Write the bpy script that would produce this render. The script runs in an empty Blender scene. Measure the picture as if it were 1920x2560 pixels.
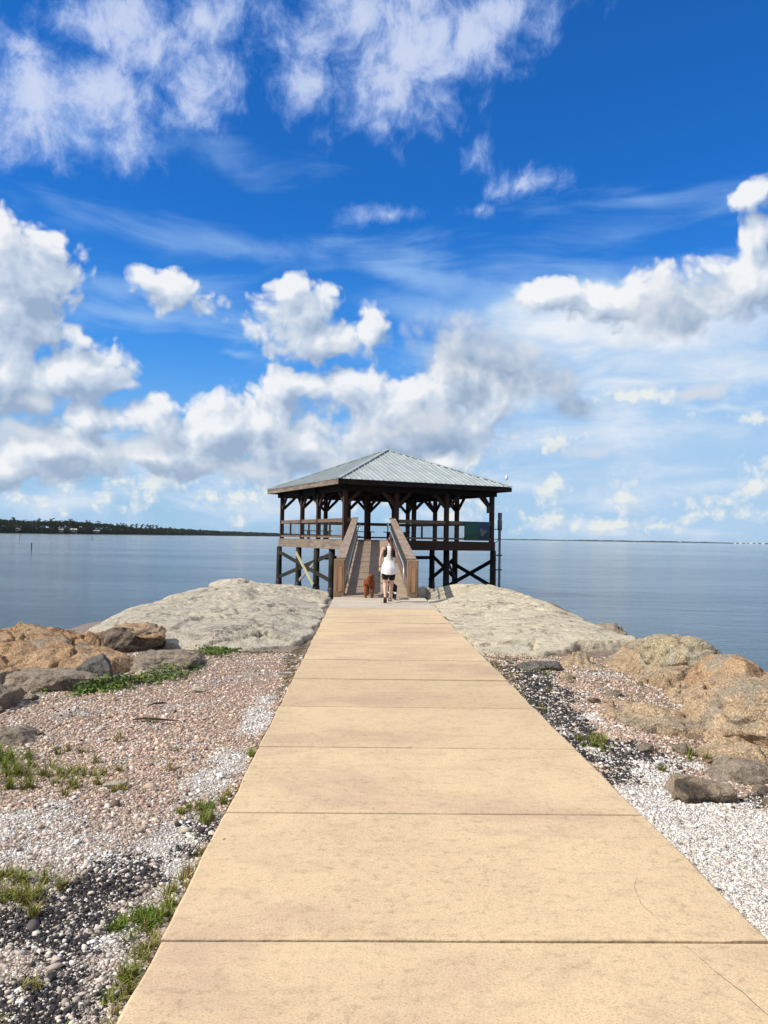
import bpy, bmesh, math, random
import numpy as np
from mathutils import Vector, Matrix

random.seed(7); rng = np.random.default_rng(7)
R = math.radians
scene = bpy.context.scene
COL = scene.collection

# ------------------------------------------------------------------ camera
CAMH = 1.63
yaw, pitch, roll = R(1.45), R(1.915), R(0.93)
fwd = Vector((math.sin(yaw)*math.cos(pitch), math.cos(yaw)*math.cos(pitch), math.sin(pitch)))
r0 = Vector((math.cos(yaw), -math.sin(yaw), 0)); u0 = r0.cross(fwd)
rt = r0*math.cos(roll)+u0*math.sin(roll); up = -r0*math.sin(roll)+u0*math.cos(roll)
cd = bpy.data.cameras.new('camera'); cam = bpy.data.objects.new('camera', cd); COL.objects.link(cam)
m = Matrix((rt, up, -fwd)).transposed().to_4x4(); m.translation = (0, 0, CAMH); cam.matrix_world = m
cd.sensor_fit = 'AUTO'; cd.sensor_width = 36; cd.lens = 27; cd.clip_start = 0.05; cd.clip_end = 60000
scene.camera = cam

# ------------------------------------------------------------------ light
SUN_EL, SUN_AZ = 43.0, 249.0           # compass style: 0 = +Y, clockwise
sdir = Vector((math.sin(R(SUN_AZ))*math.cos(R(SUN_EL)), math.cos(R(SUN_AZ))*math.cos(R(SUN_EL)), math.sin(R(SUN_EL))))
sl = bpy.data.lights.new('sun', 'SUN'); sl.energy = 4.9; sl.angle = R(0.53); sl.color = (1.0, 0.915, 0.79)
so = bpy.data.objects.new('sun', sl); COL.objects.link(so)
so.rotation_euler = (-sdir).to_track_quat('-Z', 'Y').to_euler(); so.location = (-20, -10, 30)
vs = scene.view_settings; vs.view_transform = 'Standard'; vs.look = 'None'; vs.exposure = 0.0; vs.gamma = 1.0
vs.use_curve_mapping = False
scene.cycles.use_denoising = True
scene.cycles.max_bounces = 6; scene.cycles.diffuse_bounces = 2; scene.cycles.glossy_bounces = 3
scene.cycles.transmission_bounces = 2; scene.cycles.volume_bounces = 0
scene.cycles.caustics_reflective = False; scene.cycles.caustics_refractive = False

class NT:
    """small helper for node trees"""
    def __init__(s, nt): s.nt = nt; s.n = nt.nodes; s.l = nt.links
    def add(s, t, **kw):
        n = s.n.new(t)
        for k, v in kw.items():
            if k == 'ins':
                for i, x in v.items():
                    if isinstance(x, bpy.types.NodeSocket): s.l.new(x, n.inputs[i])
                    else: n.inputs[i].default_value = x
            else: setattr(n, k, v)
        return n
    def math(s, op, a, b=0.0, c=0.0, clamp=False):
        n = s.add('ShaderNodeMath', operation=op, use_clamp=clamp, ins={0: a, 1: b, 2: c}); return n.outputs[0]
    def vec(s, op, a, b=(0, 0, 0)):
        n = s.add('ShaderNodeVectorMath', operation=op, ins={0: a, 1: b})
        return n.outputs['Value'] if op in ('LENGTH', 'DOT_PRODUCT', 'DISTANCE') else n.outputs[0]
    def mix(s, f, a, b, mode='MIX'):
        n = s.add('ShaderNodeMix', data_type='RGBA', blend_type=mode)
        for i, x in ((0, f), (6, a), (7, b)):
            if isinstance(x, bpy.types.NodeSocket): s.l.new(x, n.inputs[i])
            else: n.inputs[i].default_value = x if i == 0 else (tuple(x)+(1,))[:4]
        return n.outputs[2]
    def noise(s, vec, scale=1.0, detail=4.0, rough=0.55, dist=0.0, lac=2.0, dim='3D'):
        n = s.add('ShaderNodeTexNoise', noise_dimensions=dim, ins={'Vector': vec, 'Scale': scale, 'Detail': detail, 'Roughness': rough, 'Distortion': dist, 'Lacunarity': lac})
        return n
    def ramp(s, x, a, b, lo=0.0, hi=1.0, smooth=True):
        n = s.add('ShaderNodeMapRange', interpolation_type='SMOOTHSTEP' if smooth else 'LINEAR', ins={0: x, 1: a, 2: b, 3: lo, 4: hi}); return n.outputs[0]

# ------------------------------------------------------------------ sky with its clouds (world directions: azimuth, elevation in degrees)
CLOUDS=dict(
WISPY=[(-24.3,27.4,4.87,2.02,1),(-18.9,28.5,5.27,2.46,1.1),(-15.8,31.5,4.18,2.74,1),(-13.0,33.5,2.98,1.7,1),(-21.2,32.3,2.41,1.42,0.8),(-24.9,30.1,2.55,1.2,0.8),(-24.2,25.6,5.72,1.56,0.7),(-1.6,34.3,6.34,2.71,1.1),(3.4,32.9,4.93,2.8,1.1),(-4.0,30.6,2.79,2.12,0.9),(5.5,30.1,3.15,1.61,0.95),(10.3,34.8,4.13,1.45,0.9),(-6.5,33.1,2.08,1.25,0.7),(-28.1,26.8,4.8,2.96,0.9),(1.5,37.0,10.61,2.78,1),(0.6,31.1,5.28,2.38,0.95),(-13.2,30.3,2.97,2.84,0.9),(-17.8,33.1,2.21,1.43,0.7),(-22.4,25.5,5.88,1.06,0.7),(7.2,33.3,3.84,2.26,0.9),(7.7,26.9,1.04,1.13,0.75),(11.8,25.2,3.05,0.81,0.75),(9.8,25.1,1.2,0.81,0.75),(1.3,22.8,2.1,0.51,0.8),(8.1,23.7,1.21,0.45,0.6)],
VEIL=[(-8.2,21.1,10.2,1.82,0.8),(1.9,20.0,5.59,1.41,0.8),(-21.4,21.8,7.74,1.12,0.35),(18.8,23.5,5.42,1.43,0.35),(-16.7,17.7,7.26,1.82,0.6),(7.1,17.1,9.32,1.6,0.9),(-10.4,13.4,2.67,0.39,0.8),(-15.7,15.1,10.52,1.41,0.7),(21.9,20.4,3.68,0.35,0.4),(20.4,12.3,17.39,9.18,1.5),(23.5,5.5,17.83,8.3,1.5),(8.9,9.0,8.86,5.4,1.3),(-20.1,26.1,12.79,1.33,0.5),(-8.1,14.7,8.81,1.62,0.6),(26.9,16.4,7.38,3.52,1.4)],
CUM=[(-24.7,16.7,3.66,3.62,1.2),(-23.5,13.9,2.87,2.1,1),(-24.8,10.4,3.08,3.33,1.2),(-20.8,10.8,3.58,1.87,1.05),(-20.3,13.6,1.35,1.17,0.9),(-15.7,17.2,1.91,1.17,0.7),(-13.8,17.1,2.02,1.86,0.85),(-12.4,16.3,2.3,0.94,0.6),(-5.0,16.6,2.58,1.99,1.0),(-3.6,14.7,4.49,1.47,1.0),(0.2,15.5,1.92,1.8,0.9),(-6.4,17.5,1.37,1.11,0.8),(13.6,17.4,2.4,1.32,1.1),(18.2,16.8,3.51,1.86,1.1),(21.6,16.6,3.07,1.83,1),(26.4,17.0,3.72,1.76,1.2),(27.1,22.7,1.65,1.37,0.85),(27.5,20.0,1.13,1.41,0.7),(19.4,18.3,1.89,0.91,0.7),(-19.8,7.9,2.11,1.43,1.0),(-15.5,7.9,2.86,1.8,1.05),(-22.1,5.8,4.96,1.89,1.1),(-10.6,7.8,3.65,2.34,1.1),(-7.9,8.7,3.38,2.35,1.1),(-5.3,11.2,2.4,1.34,0.9),(-1.1,10.6,4.16,2.02,1.1),(3.1,9.4,4.51,2.72,1.15),(6.5,11.4,3.79,2.01,1.1),(-5.2,6.5,5.81,2.39,1.1),(-13.8,5.6,5.81,1.66,1.0),(1.0,7.6,4.51,2.05,1.1),(8.9,9.7,3.07,2.02,0.8),(-25.2,4.6,3.32,1.85,1),(5.2,5.6,2.76,1.37,0.8),(-28.1,10.4,3.95,7.34,1.2)],
TOWER=[(-20.9,3.0,1.19,1.44,0.9),(-15.1,4.1,1.59,1.82,0.95),(-16.3,2.4,1.88,1.32,0.7),(-18.1,2.7,1.23,1.3,0.7),(-8.8,2.6,2.68,1.7,0.9),(-23.5,2.2,1.71,0.94,0.6),(-11.5,2.9,1.64,1.35,0.5),(13.7,3.6,0.99,1.52,0.9),(19.0,3.1,1.32,1.38,0.95),(17.3,1.1,6.06,0.73,0.9),(27.5,4.0,1.67,1.55,0.9),(14.0,6.8,1.98,0.84,0.85),(25.2,2.0,5.78,1.11,0.7),(7.7,2.6,3.07,1.72,0.8),(7.3,5.6,2.06,1.37,0.9),(19.5,10.3,3.45,0.58,0.8),(14.0,1.6,1.97,0.84,0.7),(6.0,1.5,3.43,1.03,0.6),(26.9,8.4,3.39,0.43,0.7),(-1.3,3.5,6.9,1.72,0.7)],
PALE=[(14.9,15.5,6.25,2.39,2.0),(21.9,14.7,7.32,2.47,1.9),(9.9,10.7,4.75,2.34,1.7),(12.3,13.6,4.36,3.26,1.1),(18.9,6.3,11.02,5.25,0.75),(21.9,11.9,10.66,3.77,0.85),(9.9,10.4,5.77,2.84,1.2),(21.0,15.1,8.03,3.09,1.1),(26.4,14.0,5.72,3.3,0.9),(5.5,9.0,5.87,2.04,1.1),(18.8,10.2,4.74,0.9,1),(16.2,13.2,9.74,1.61,0.9),(12.3,7.0,5.34,2.02,0.9),(17.3,1.1,7.34,0.86,1),(25.2,8.3,5.22,0.5,0.8),(-16.3,4.7,13.2,1.97,0.8),(11.4,4.0,5.03,2.04,0.6),(-3.0,3.4,11.35,2.41,0.8),(23.5,1.7,7.71,1.28,0.7),(-20.9,2.3,7.41,1.6,0.9),(-6.4,2.3,8.48,1.71,0.8),(3.9,2.5,6.9,1.72,0.8),(22.0,5.2,9.1,1.94,0.6),(26.4,11.6,5.71,2.44,1)],
GREY=[(7.3,7.0,3.43,1.53,0.9),(13.3,12.0,2.99,1.31,0.8),(15.6,9.6,2.28,0.92,0.8),(-15.4,6.4,4.45,0.99,0.7),(-23.4,9.0,1.72,0.93,0.6),(-2.5,13.6,4.16,0.83,0.5),(9.2,13.5,4.78,1.81,0.95),(7.2,14.4,3.79,1.97,1),(13.6,11.1,3.15,1.48,1),(5.2,8.0,2.76,2.05,1.05),(1.7,7.5,4.16,1.37,0.7),(-9.9,4.9,5.66,1.18,0.8),(-23.6,6.8,2.14,0.99,0.9),(-20.0,5.3,3.9,0.8,0.7),(22.5,15.9,3.03,1.83,0.9),(23.4,10.3,1.94,0.63,0.85),(-2.4,5.8,4.14,1.2,0.7),(-5.5,7.3,2.05,1.36,0.6),(16.0,6.5,1.95,0.6,0.5),(-23.8,13.3,2.28,0.9,0.6)],
)

def build_world():
    w = bpy.data.worlds.new('World'); scene.world = w; w.use_nodes = True
    t = NT(w.node_tree); t.n.clear()
    sky = t.add('ShaderNodeTexSky', sky_type='NISHITA', sun_disc=False, sun_elevation=R(SUN_EL), sun_rotation=R(SUN_AZ), altitude=0, air_density=1.0, dust_density=0.3, ozone_density=3.0)
    tc = t.add('ShaderNodeTexCoord'); sep = t.add('ShaderNodeSeparateXYZ', ins={0: tc.outputs['Generated']})
    az = t.math('MULTIPLY', t.math('ARCTAN2', sep.outputs[0], sep.outputs[1]), 57.2958)
    el = t.math('MULTIPLY', t.math('ARCSINE', sep.outputs[2]), 57.2958)
    p = t.add('ShaderNodeCombineXYZ', ins={0: az, 1: el, 2: 0.0}).outputs[0]
    def warp(pt, scale, amp, seed):
        n = t.noise(t.vec('ADD', pt, (seed, seed*0.7, 0)), scale, 3.0, 0.5, dim='2D')
        d = t.vec('SUBTRACT', n.outputs['Color'], (0.5, 0.5, 0.5))
        return t.vec('ADD', pt, t.vec('MULTIPLY', d, (amp, amp*0.8, 0)))
    def field(pt, blobs):
        acc = None
        for a0, e0, ra, re, wt in blobs:
            q = t.vec('MULTIPLY', t.vec('SUBTRACT', pt, (a0, e0, 0)), (1/ra, 1/re, 0))
            k = t.math('MULTIPLY_ADD', t.vec('LENGTH', q), -wt, wt*1.25)
            acc = k if acc is None else t.add('ShaderNodeMath', operation='SMOOTH_MAX', ins={0: acc, 1: k, 2: 0.25}).outputs[0]
        return acc
    # base: Nishita made a little deeper, with brighter air towards the horizon
    base = t.add('ShaderNodeGamma', ins={0: sky.outputs[0], 1: 1.0}).outputs[0]
    base = t.vec('MULTIPLY', base, SKYMUL)
    hz = t.ramp(el, 24.0, 0.0, 0.0, 1.0)
    base = t.mix(t.math('MULTIPLY', hz, 0.85), base, (0.13, 0.41, 0.87))
    hz2 = t.ramp(el, 14.0, 0.0, 0.0, 0.92)
    base = t.mix(hz2, base, (0.37, 0.60, 0.79))
    col = base
    # thin stretched veil
    pv = warp(p, 0.09, 7.0, 3.1)
    st = t.vec('MULTIPLY', p, (0.22, 1.0, 1))
    nv = t.noise(st, 0.33, 6.0, 0.58, 0.4, dim='2D').outputs[0]
    dv = t.math('ADD', field(pv, CLOUDS['VEIL']), t.math('MULTIPLY_ADD', nv, 2.2, -1.1))
    av = t.ramp(dv, 0.0, 1.25, 0.0, 0.68)
    lowf = t.ramp(el, 20, 2, 0, 1)
    col = t.mix(av, col, t.mix(lowf, (0.34, 0.56, 0.90), (0.46, 0.66, 0.87)))
    # pale sheet of cloud
    np_ = t.noise(t.vec('MULTIPLY', p, (0.32, 1.0, 1)), 0.42, 6.0, 0.6, 0.3, dim='2D').outputs[0]
    dp = t.math('ADD', field(pv, CLOUDS['PALE']), t.math('MULTIPLY_ADD', np_, 2.2, -0.85))
    col = t.mix(t.ramp(dp, 0.0, 1.1, 0.0, 0.90), col, t.mix(t.ramp(dp, .4, 2.2), (0.42, 0.62, 0.87), (0.88, 0.91, 0.94)))
    # ragged high clouds
    pw = warp(p, 0.16, 3.4, 9.7)
    nw = t.noise(t.vec('MULTIPLY', pw, (1.0, 0.92, 1)), 0.24, 9.0, 0.66, 0.0, dim='2D').outputs[0]
    dw = t.math('ADD', field(pw, [(a, e, ra*1.15, re*1.15, w_) for a, e, ra, re, w_ in CLOUDS['WISPY']]), t.math('MULTIPLY_ADD', nw, 3.0, -1.32))
    aw = t.ramp(dw, 0.1, 1.35, 0.0, 0.86)
    cw = t.mix(t.ramp(dw, 0.4, 1.7), (0.30, 0.46, 0.84), (0.68, 0.75, 0.93))
    col = t.mix(aw, col, cw)
    # heaped clouds: light from the upper left of the view, cool grey below
    def heap(names, col, lit, mid, shade, sc, amp, a0, a1, a_max, dl, seed, gain, bias, depth, warpamp=2.2, grow=1.15):
        blobs = [(a, e, ra*grow, re*grow, w) for a, e, ra, re, w in CLOUDS[names]]
        def dens(off, det):
            q = t.vec('ADD', p, off)
            q2 = warp(q, 0.20*sc, warpamp/sc, seed)
            n1 = t.noise(t.vec('ADD', q2, (seed, 0, 0)), 0.26*sc, det, 0.56, 0.0, dim='2D').outputs[0]
            v = t.add('ShaderNodeTexVoronoi', voronoi_dimensions='2D', feature='F1', ins={'Vector': q2, 'Scale': 0.50*sc, 'Detail': 2.0, 'Roughness': 0.6}).outputs['Distance']
            nn = t.math('ADD', t.math('MULTIPLY_ADD', n1, amp*1.9, -amp*0.95), t.math('MULTIPLY_ADD', v, -amp*.75, 0.33*amp))
            return t.math('ADD', field(q2, blobs), nn)
        d0 = dens((0, 0, 0), 8.0); d1 = dens((-dl*0.6, dl*.9, 0), 4.0)
        a = t.ramp(d0, a0, a1, 0.0, a_max)
        g = t.math('MULTIPLY', t.math('SUBTRACT', d0, d1), gain)
        g = t.math('SUBTRACT', t.math('ADD', g, bias), t.math('MULTIPLY', t.math('MAXIMUM', t.math('SUBTRACT', d0, .45), 0.0), depth))
        c = t.mix(t.ramp(g, 0.0, .5, smooth=False), shade, mid)
        c = t.mix(t.ramp(g, .45, 1.0), c, lit)
        return t.mix(a, col, c)
    col = heap('TOWER', col, (0.86, 0.88, 0.84), (0.62, 0.74, 0.84), (0.45, 0.62, 0.80), 1.7, 0.8, 0.02, 0.8, 0.85, 0.8, 21.0, 1.0, .50, .2, grow=1.3)
    col = heap('CUM', col, (0.92, 0.93, 0.94), (0.58, 0.67, 0.79), (0.34, 0.44, 0.60), 0.85, 0.64, 0.06, 0.44, 0.95, 1.4, 5.0, 1.0, .47, .34, grow=1.2)
    col = heap('GREY', col, (0.66, 0.71, 0.79), (0.44, 0.54, 0.68), (0.24, 0.35, 0.52), 0.75, 0.6, 0.05, 0.85, 0.92, 1.6, 40.0, 0.9, .40, .25, grow=1.25)
    # unseen rest of the sky: warm pale cloud added to cut blue ambient light
    far = t.ramp(t.math('ABSOLUTE', az), 32.0, 45.0)
    hi = t.ramp(el, 38.0, 46.0)
    msk = t.math('MAXIMUM', far, hi)
    n3 = t.noise(tc.outputs['Generated'], 2.4, 8.0, 0.6).outputs[0]
    a3 = t.math('MULTIPLY', t.ramp(n3, 0.40, 0.58, 0.1, 0.95), msk)
    col = t.mix(a3, col, (0.62, 0.60, 0.57))
    below = t.ramp(el, 0.0, -2.0)
    col = t.mix(below, col, (0.10, 0.16, 0.22))
    bg = t.add('ShaderNodeBackground', ins={0: t.vec('MULTIPLY', col, (10, 10, 10)), 1: 0.1})
    out = t.add('ShaderNodeOutputWorld', ins={0: bg.outputs[0]})
    w.cycles.sampling_method = 'MANUAL'; w.cycles.sample_map_resolution = 512
SKYMUL = (0.014, 0.082, 0.165)
build_world()

# ------------------------------------------------------------------ helpers
def tag(o, label=None, cat=None, group=None, kind=None):
    if label: o['label'] = label
    if cat: o['category'] = cat
    if group: o['group'] = group
    if kind: o['kind'] = kind
    return o
def link(o, parent=None):
    COL.objects.link(o)
    if parent is not None: o.parent = parent
    return o
def thing(name, label, cat, loc=(0, 0, 0), rz=0.0, group=None):
    o = bpy.data.objects.new(name, None); o.empty_display_size = 0.2
    link(o); o.location = loc; o.rotation_euler = (0, 0, rz)
    return tag(o, label, cat, group)
def np_mesh(name, v, faces, mat=None, parent=None, col=None, smooth=False, k=None, name2=None):
    """v (n,3); faces (m,k) uniform array or list of lists"""
    me = bpy.data.meshes.new(name)
    v = np.asarray(v, np.float32)
    if isinstance(faces, np.ndarray):
        k = faces.shape[1]; me.vertices.add(len(v)); me.vertices.foreach_set('co', v.ravel())
        me.loops.add(faces.size); me.loops.foreach_set('vertex_index', faces.astype(np.int32).ravel())
        me.polygons.add(len(faces)); me.polygons.foreach_set('loop_start', np.arange(0, faces.size, k, dtype=np.int32))
        me.update(calc_edges=True)
    else:
        me.from_pydata([tuple(map(float, x)) for x in v], [], faces)
    if col is not None:
        at = me.color_attributes.new('Col', 'FLOAT_COLOR', 'POINT')
        c = np.ones((len(v), 4), np.float32); c[:, :3] = col; at.data.foreach_set('color', c.ravel())
    if smooth: me.polygons.foreach_set('use_smooth', np.ones(len(me.polygons), bool))
    me.validate()
    if mat: me.materials.append(mat)
    o = bpy.data.objects.new(name, me); return link(o, parent)
class MB:
    def __init__(s): s.v = []; s.f = []
    def _add(s, vs, fs):
        b = len(s.v); s.v += [tuple(x) for x in vs]; s.f += [[b+i for i in f] for f in fs]
    def frame(s, o, ax, ay, az, x0, x1, y0, y1, z0, z1):
        o = Vector(o); vs = [o+ax*x+ay*y+az*z for z in (z0, z1) for y in (y0, y1) for x in (x0, x1)]
        s._add(vs, [[0, 2, 3, 1], [4, 5, 7, 6], [0, 1, 5, 4], [2, 6, 7, 3], [1, 3, 7, 5], [0, 4, 6, 2]])
    def box(s, x0, x1, y0, y1, z0, z1):
        s.frame((0, 0, 0), Vector((1, 0, 0)), Vector((0, 1, 0)), Vector((0, 0, 1)), x0, x1, y0, y1, z0, z1); return s
    def bar(s, a, b, w, h, up=(0, 0, 1)):
        a = Vector(a); b = Vector(b); d = (b-a); L = d.length; d.normalize()
        sx = d.cross(Vector(up))
        if sx.length < 1e-4: sx = d.cross(Vector((1, 0, 0)))
        sx.normalize(); sz = sx.cross(d)
        s.frame(a, d, sx, sz, 0, L, -w/2, w/2, -h/2, h/2); return s
    def tube(s, pts, r, n=8, cap=True):
        pts = [Vector(p) for p in pts]; rr = r if isinstance(r, (list, tuple)) else [r]*len(pts)
        b = len(s.v); prev = None
        for i, p in enumerate(pts):
            d = (pts[min(i+1, len(pts)-1)]-pts[max(i-1, 0)]).normalized()
            ref = prev if prev is not None else (Vector((0, 0, 1)) if abs(d.z) < 0.9 else Vector((1, 0, 0)))
            sx = (ref-d*ref.dot(d)).normalized(); sy = d.cross(sx); prev = sx
            for k in range(n):
                a = 2*math.pi*k/n; s.v.append(tuple(p+(sx*math.cos(a)+sy*math.sin(a))*rr[i]))
        for i in range(len(pts)-1):
            for k in range(n):
                s.f.append([b+i*n+k, b+i*n+(k+1) % n, b+(i+1)*n+(k+1) % n, b+(i+1)*n+k])
        if cap:
            s.f.append([b+k for k in reversed(range(n))]); s.f.append([b+(len(pts)-1)*n+k for k in range(n)])
        return s
    def poly(s, vs): s._add(vs, [list(range(len(vs)))]); return s
    def build(s, name, mat, parent=None, smooth=False, bevel=0.0):
        o = np_mesh(name, np.array(s.v), s.f, mat, parent, smooth=smooth)
        if bevel:
            b = o.modifiers.new('bevel', 'BEVEL'); b.width = bevel; b.segments = 2; b.limit_method = 'ANGLE'; b.angle_limit = R(40)
        return o

# numpy value noise (2D / 3D), fbm
def _h(ix, iy, iz, seed):
    n = (ix*374761393+iy*668265263+iz*2147483647+seed*1274126177) & 0xffffffff
    n = ((n ^ (n >> 13))*1274126177) & 0xffffffff
    n = ((n ^ (n >> 16))*2246822519) & 0xffffffff
    return ((n ^ (n >> 15)) & 0xffffff)/float(0xffffff)
def vnoise(p, seed=0):
    p = np.asarray(p, float)
    if p.shape[1] == 2: p = np.c_[p, np.zeros(len(p))]
    i = np.floor(p).astype(np.int64); f = p-i; f = f*f*(3-2*f)
    out = 0
    for dx in (0, 1):
        for dy in (0, 1):
            for dz in (0, 1):
                w = (f[:, 0] if dx else 1-f[:, 0])*(f[:, 1] if dy else 1-f[:, 1])*(f[:, 2] if dz else 1-f[:, 2])
                out = out+w*_h(i[:, 0]+dx, i[:, 1]+dy, i[:, 2]+dz, seed)
    return out*2-1
def fbm(p, octv=5, seed=0, gain=0.5, lac=2.03):
    p = np.asarray(p, float); a = 1.0; s = 0; t = 0
    for o in range(octv):
        s = s+a*vnoise(p*lac**o+17.3*o, seed+o); t += a; a *= gain
    return s/t
def smooth(a, b, x):
    t = np.clip((x-a)/(b-a), 0, 1); return t*t*(3-2*t)
def sdist(P, poly):
    """signed distance to polygon, positive inside"""
    P = np.asarray(P, float); poly = np.asarray(poly, float); n = len(poly)
    d = np.full(len(P), 1e9); ins = np.zeros(len(P), bool)
    for i in range(n):
        a = poly[i]; b = poly[(i+1) % n]; e = b-a; w = P-a
        t = np.clip((w@e)/(e@e), 0, 1); q = w-np.outer(t, e); d = np.minimum(d, (q*q).sum(1))
        c = ((a[1] > P[:, 1]) != (b[1] > P[:, 1])) & (P[:, 0] < (b[0]-a[0])*(P[:, 1]-a[1])/(b[1]-a[1]+1e-12)+a[0]); ins ^= c
    d = np.sqrt(d); return np.where(ins, d, -d)

# ------------------------------------------------------------------ materials
def newmat(name):
    m = bpy.data.materials.new(name); m.use_nodes = True; t = NT(m.node_tree); b = t.n['Principled BSDF']; return m, t, b
def pset(t, b, **kw):
    for k, v in kw.items():
        k = {'base': 'Base Color', 'rough': 'Roughness', 'metal': 'Metallic', 'spec': 'Specular IOR Level', 'normal': 'Normal'}.get(k, k)
        if isinstance(v, bpy.types.NodeSocket): t.l.new(v, b.inputs[k])
        else: b.inputs[k].default_value = (tuple(v)+(1,))[:4] if k == 'Base Color' else v
def bump(t, h, strength=0.5, dist=0.02, normal=None):
    n = t.add('ShaderNodeBump', ins={'Height': h, 'Strength': strength, 'Distance': dist})
    if normal is not None: t.l.new(normal, n.inputs['Normal'])
    return n.outputs[0]
def mat_wood(name, c1, c2, stretch=(1, 1, 6), rough=0.8, scale=6.0, gray=None):
    m, t, b = newmat(name)
    tc = t.add('ShaderNodeTexCoord').outputs['Object']
    q = t.vec('MULTIPLY', tc, stretch)
    n1 = t.noise(q, scale, 6, 0.6, 0.6).outputs[0]; n2 = t.noise(tc, 1.3, 3, 0.5).outputs[0]
    c = t.mix(t.ramp(n1, 0.3, 0.72), c1, c2)
    c = t.mix(t.ramp(n2, 0.35, 0.7, 0, 0.5), c, gray or tuple(x*0.6 for x in c1))
    n3 = t.noise(q, scale*5, 4, 0.7).outputs[0]
    pset(t, b, base=c, rough=rough, normal=bump(t, t.math('ADD', n1, n3), 0.35, 0.004), spec=0.25); return m
def mat_plain(name, c, rough=0.5, metal=0.0, var=0.15, scale=8.0, spec=0.5, bumpy=0.0):
    m, t, b = newmat(name)
    tc = t.add('ShaderNodeTexCoord').outputs['Object']
    n1 = t.noise(tc, scale, 5, 0.6).outputs[0]
    cc = t.mix(t.ramp(n1, 0.3, 0.7), tuple(x*(1-var) for x in c), tuple(min(1, x*(1+var)) for x in c))
    pset(t, b, base=cc, rough=rough, metal=metal, spec=spec)
    if bumpy: pset(t, b, normal=bump(t, n1, bumpy, 0.01))
    return m
M = {}
M['post'] = mat_wood('post_wood', (0.038, 0.019, 0.013), (0.095, 0.05, 0.033), (5, 5, 0.6), gray=(0.05, 0.035, 0.028))
M['rail'] = mat_wood('rail_wood', (0.12, 0.075, 0.05), (0.27, 0.185, 0.13), (1, 1, 5), gray=(0.22, 0.18, 0.15))
M['rim'] = mat_wood('rim_wood', (0.17, 0.13, 0.10), (0.40, 0.33, 0.26), (0.35, 0.35, 5), scale=3.5, gray=(0.16, 0.11, 0.08))
M['cap'] = mat_wood('cap_wood', (0.23, 0.165, 0.12), (0.42, 0.34, 0.27), (3, 0.5, 1), scale=4, gray=(0.20, 0.165, 0.14))
M['deck'] = mat_wood('deck_wood', (0.33, 0.25, 0.18), (0.46, 0.37, 0.28), (0.5, 7, 1), scale=4, gray=(0.28, 0.22, 0.17))
M['endpost'] = mat_wood('end_post_wood', (0.24, 0.16, 0.10), (0.37, 0.265, 0.165), (6, 6, 0.5), gray=(0.17, 0.125, 0.08))
M['panel'] = mat_wood('panel_wood', (0.36, 0.20, 0.12), (0.46, 0.28, 0.175), (6, 6, 0.5), gray=(0.30, 0.17, 0.11))
M['pile'] = mat_wood('pile_wood', (0.018, 0.018, 0.014), (0.048, 0.046, 0.034), (3, 3, 0.5), gray=(0.011, 0.012, 0.010))
M['brace'] = mat_wood('brace_wood', (0.022, 0.02, 0.016), (0.05, 0.044, 0.035), (2, 2, 2), gray=(0.015, 0.014, 0.011))
M['newbrace'] = mat_wood('new_brace_wood', (0.38, 0.37, 0.23), (0.52, 0.50, 0.34), (2, 2, 2), gray=(0.33, 0.31, 0.20))
M['greybrace'] = mat_wood('grey_brace_wood', (0.24, 0.24, 0.23), (0.38, 0.37, 0.35), (2, 2, 2), gray=(0.22, 0.22, 0.21))
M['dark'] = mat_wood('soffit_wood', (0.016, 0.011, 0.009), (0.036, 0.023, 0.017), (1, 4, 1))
M['galv'] = mat_plain('galvanised_pipe', (0.50, 0.52, 0.54), 0.45, 0.55, 0.1)
M['wire'] = mat_plain('wire', (0.22, 0.22, 0.21), 0.5, 0.7)
M['conduit'] = mat_plain('grey_conduit', (0.17, 0.19, 0.22), 0.5, 0.0, 0.12)
M['black'] = mat_plain('black_plastic', (0.018, 0.018, 0.02), 0.45)
M['white'] = mat_plain('white_plastic', (0.75, 0.77, 0.76), 0.4, 0, 0.05)
def mat_roof():
    m, t, b = newmat('roof_metal')
    tc = t.add('ShaderNodeTexCoord').outputs['Object']
    n = t.noise(tc, 1.4, 5, 0.6).outputs[0]; n2 = t.noise(tc, 14, 4, 0.7).outputs[0]
    c = t.mix(t.ramp(n, 0.3, 0.7), (0.37, 0.43, 0.42), (0.49, 0.55, 0.54))
    pset(t, b, base=c, rough=t.ramp(n2, 0.3, 0.7, 0.32, 0.45), metal=0.2, spec=0.6); return m
M['roof'] = mat_roof()

# ------------------------------------------------------------------ pavilion
PC = Vector((0.85, 40.0, 0)); PR = 0.422
EX = Vector((math.cos(PR), math.sin(PR), 0)); EY = Vector((-math.sin(PR), math.cos(PR), 0))
def W(a, b, z=0.0): return PC+EX*a+EY*b+Vector((0, 0, z))       # pavilion plan -> world
HX, HY, TX, TY = 3.9, 4.475, 1.334, 1.169
XS = [-HX, -TX, TX, HX]; YS = [-HY, -TY, TY, HY]
pav = thing('pavilion', 'open-sided wooden pavilion on piles over the water under a grey metal hip roof', 'pavilion', PC, PR)
def pp(mb, name, mat, **kw): return mb.build(name, mat, kw.pop('parent', pav), **kw)
DZ = 1.5; EAVE = 4.18
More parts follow.
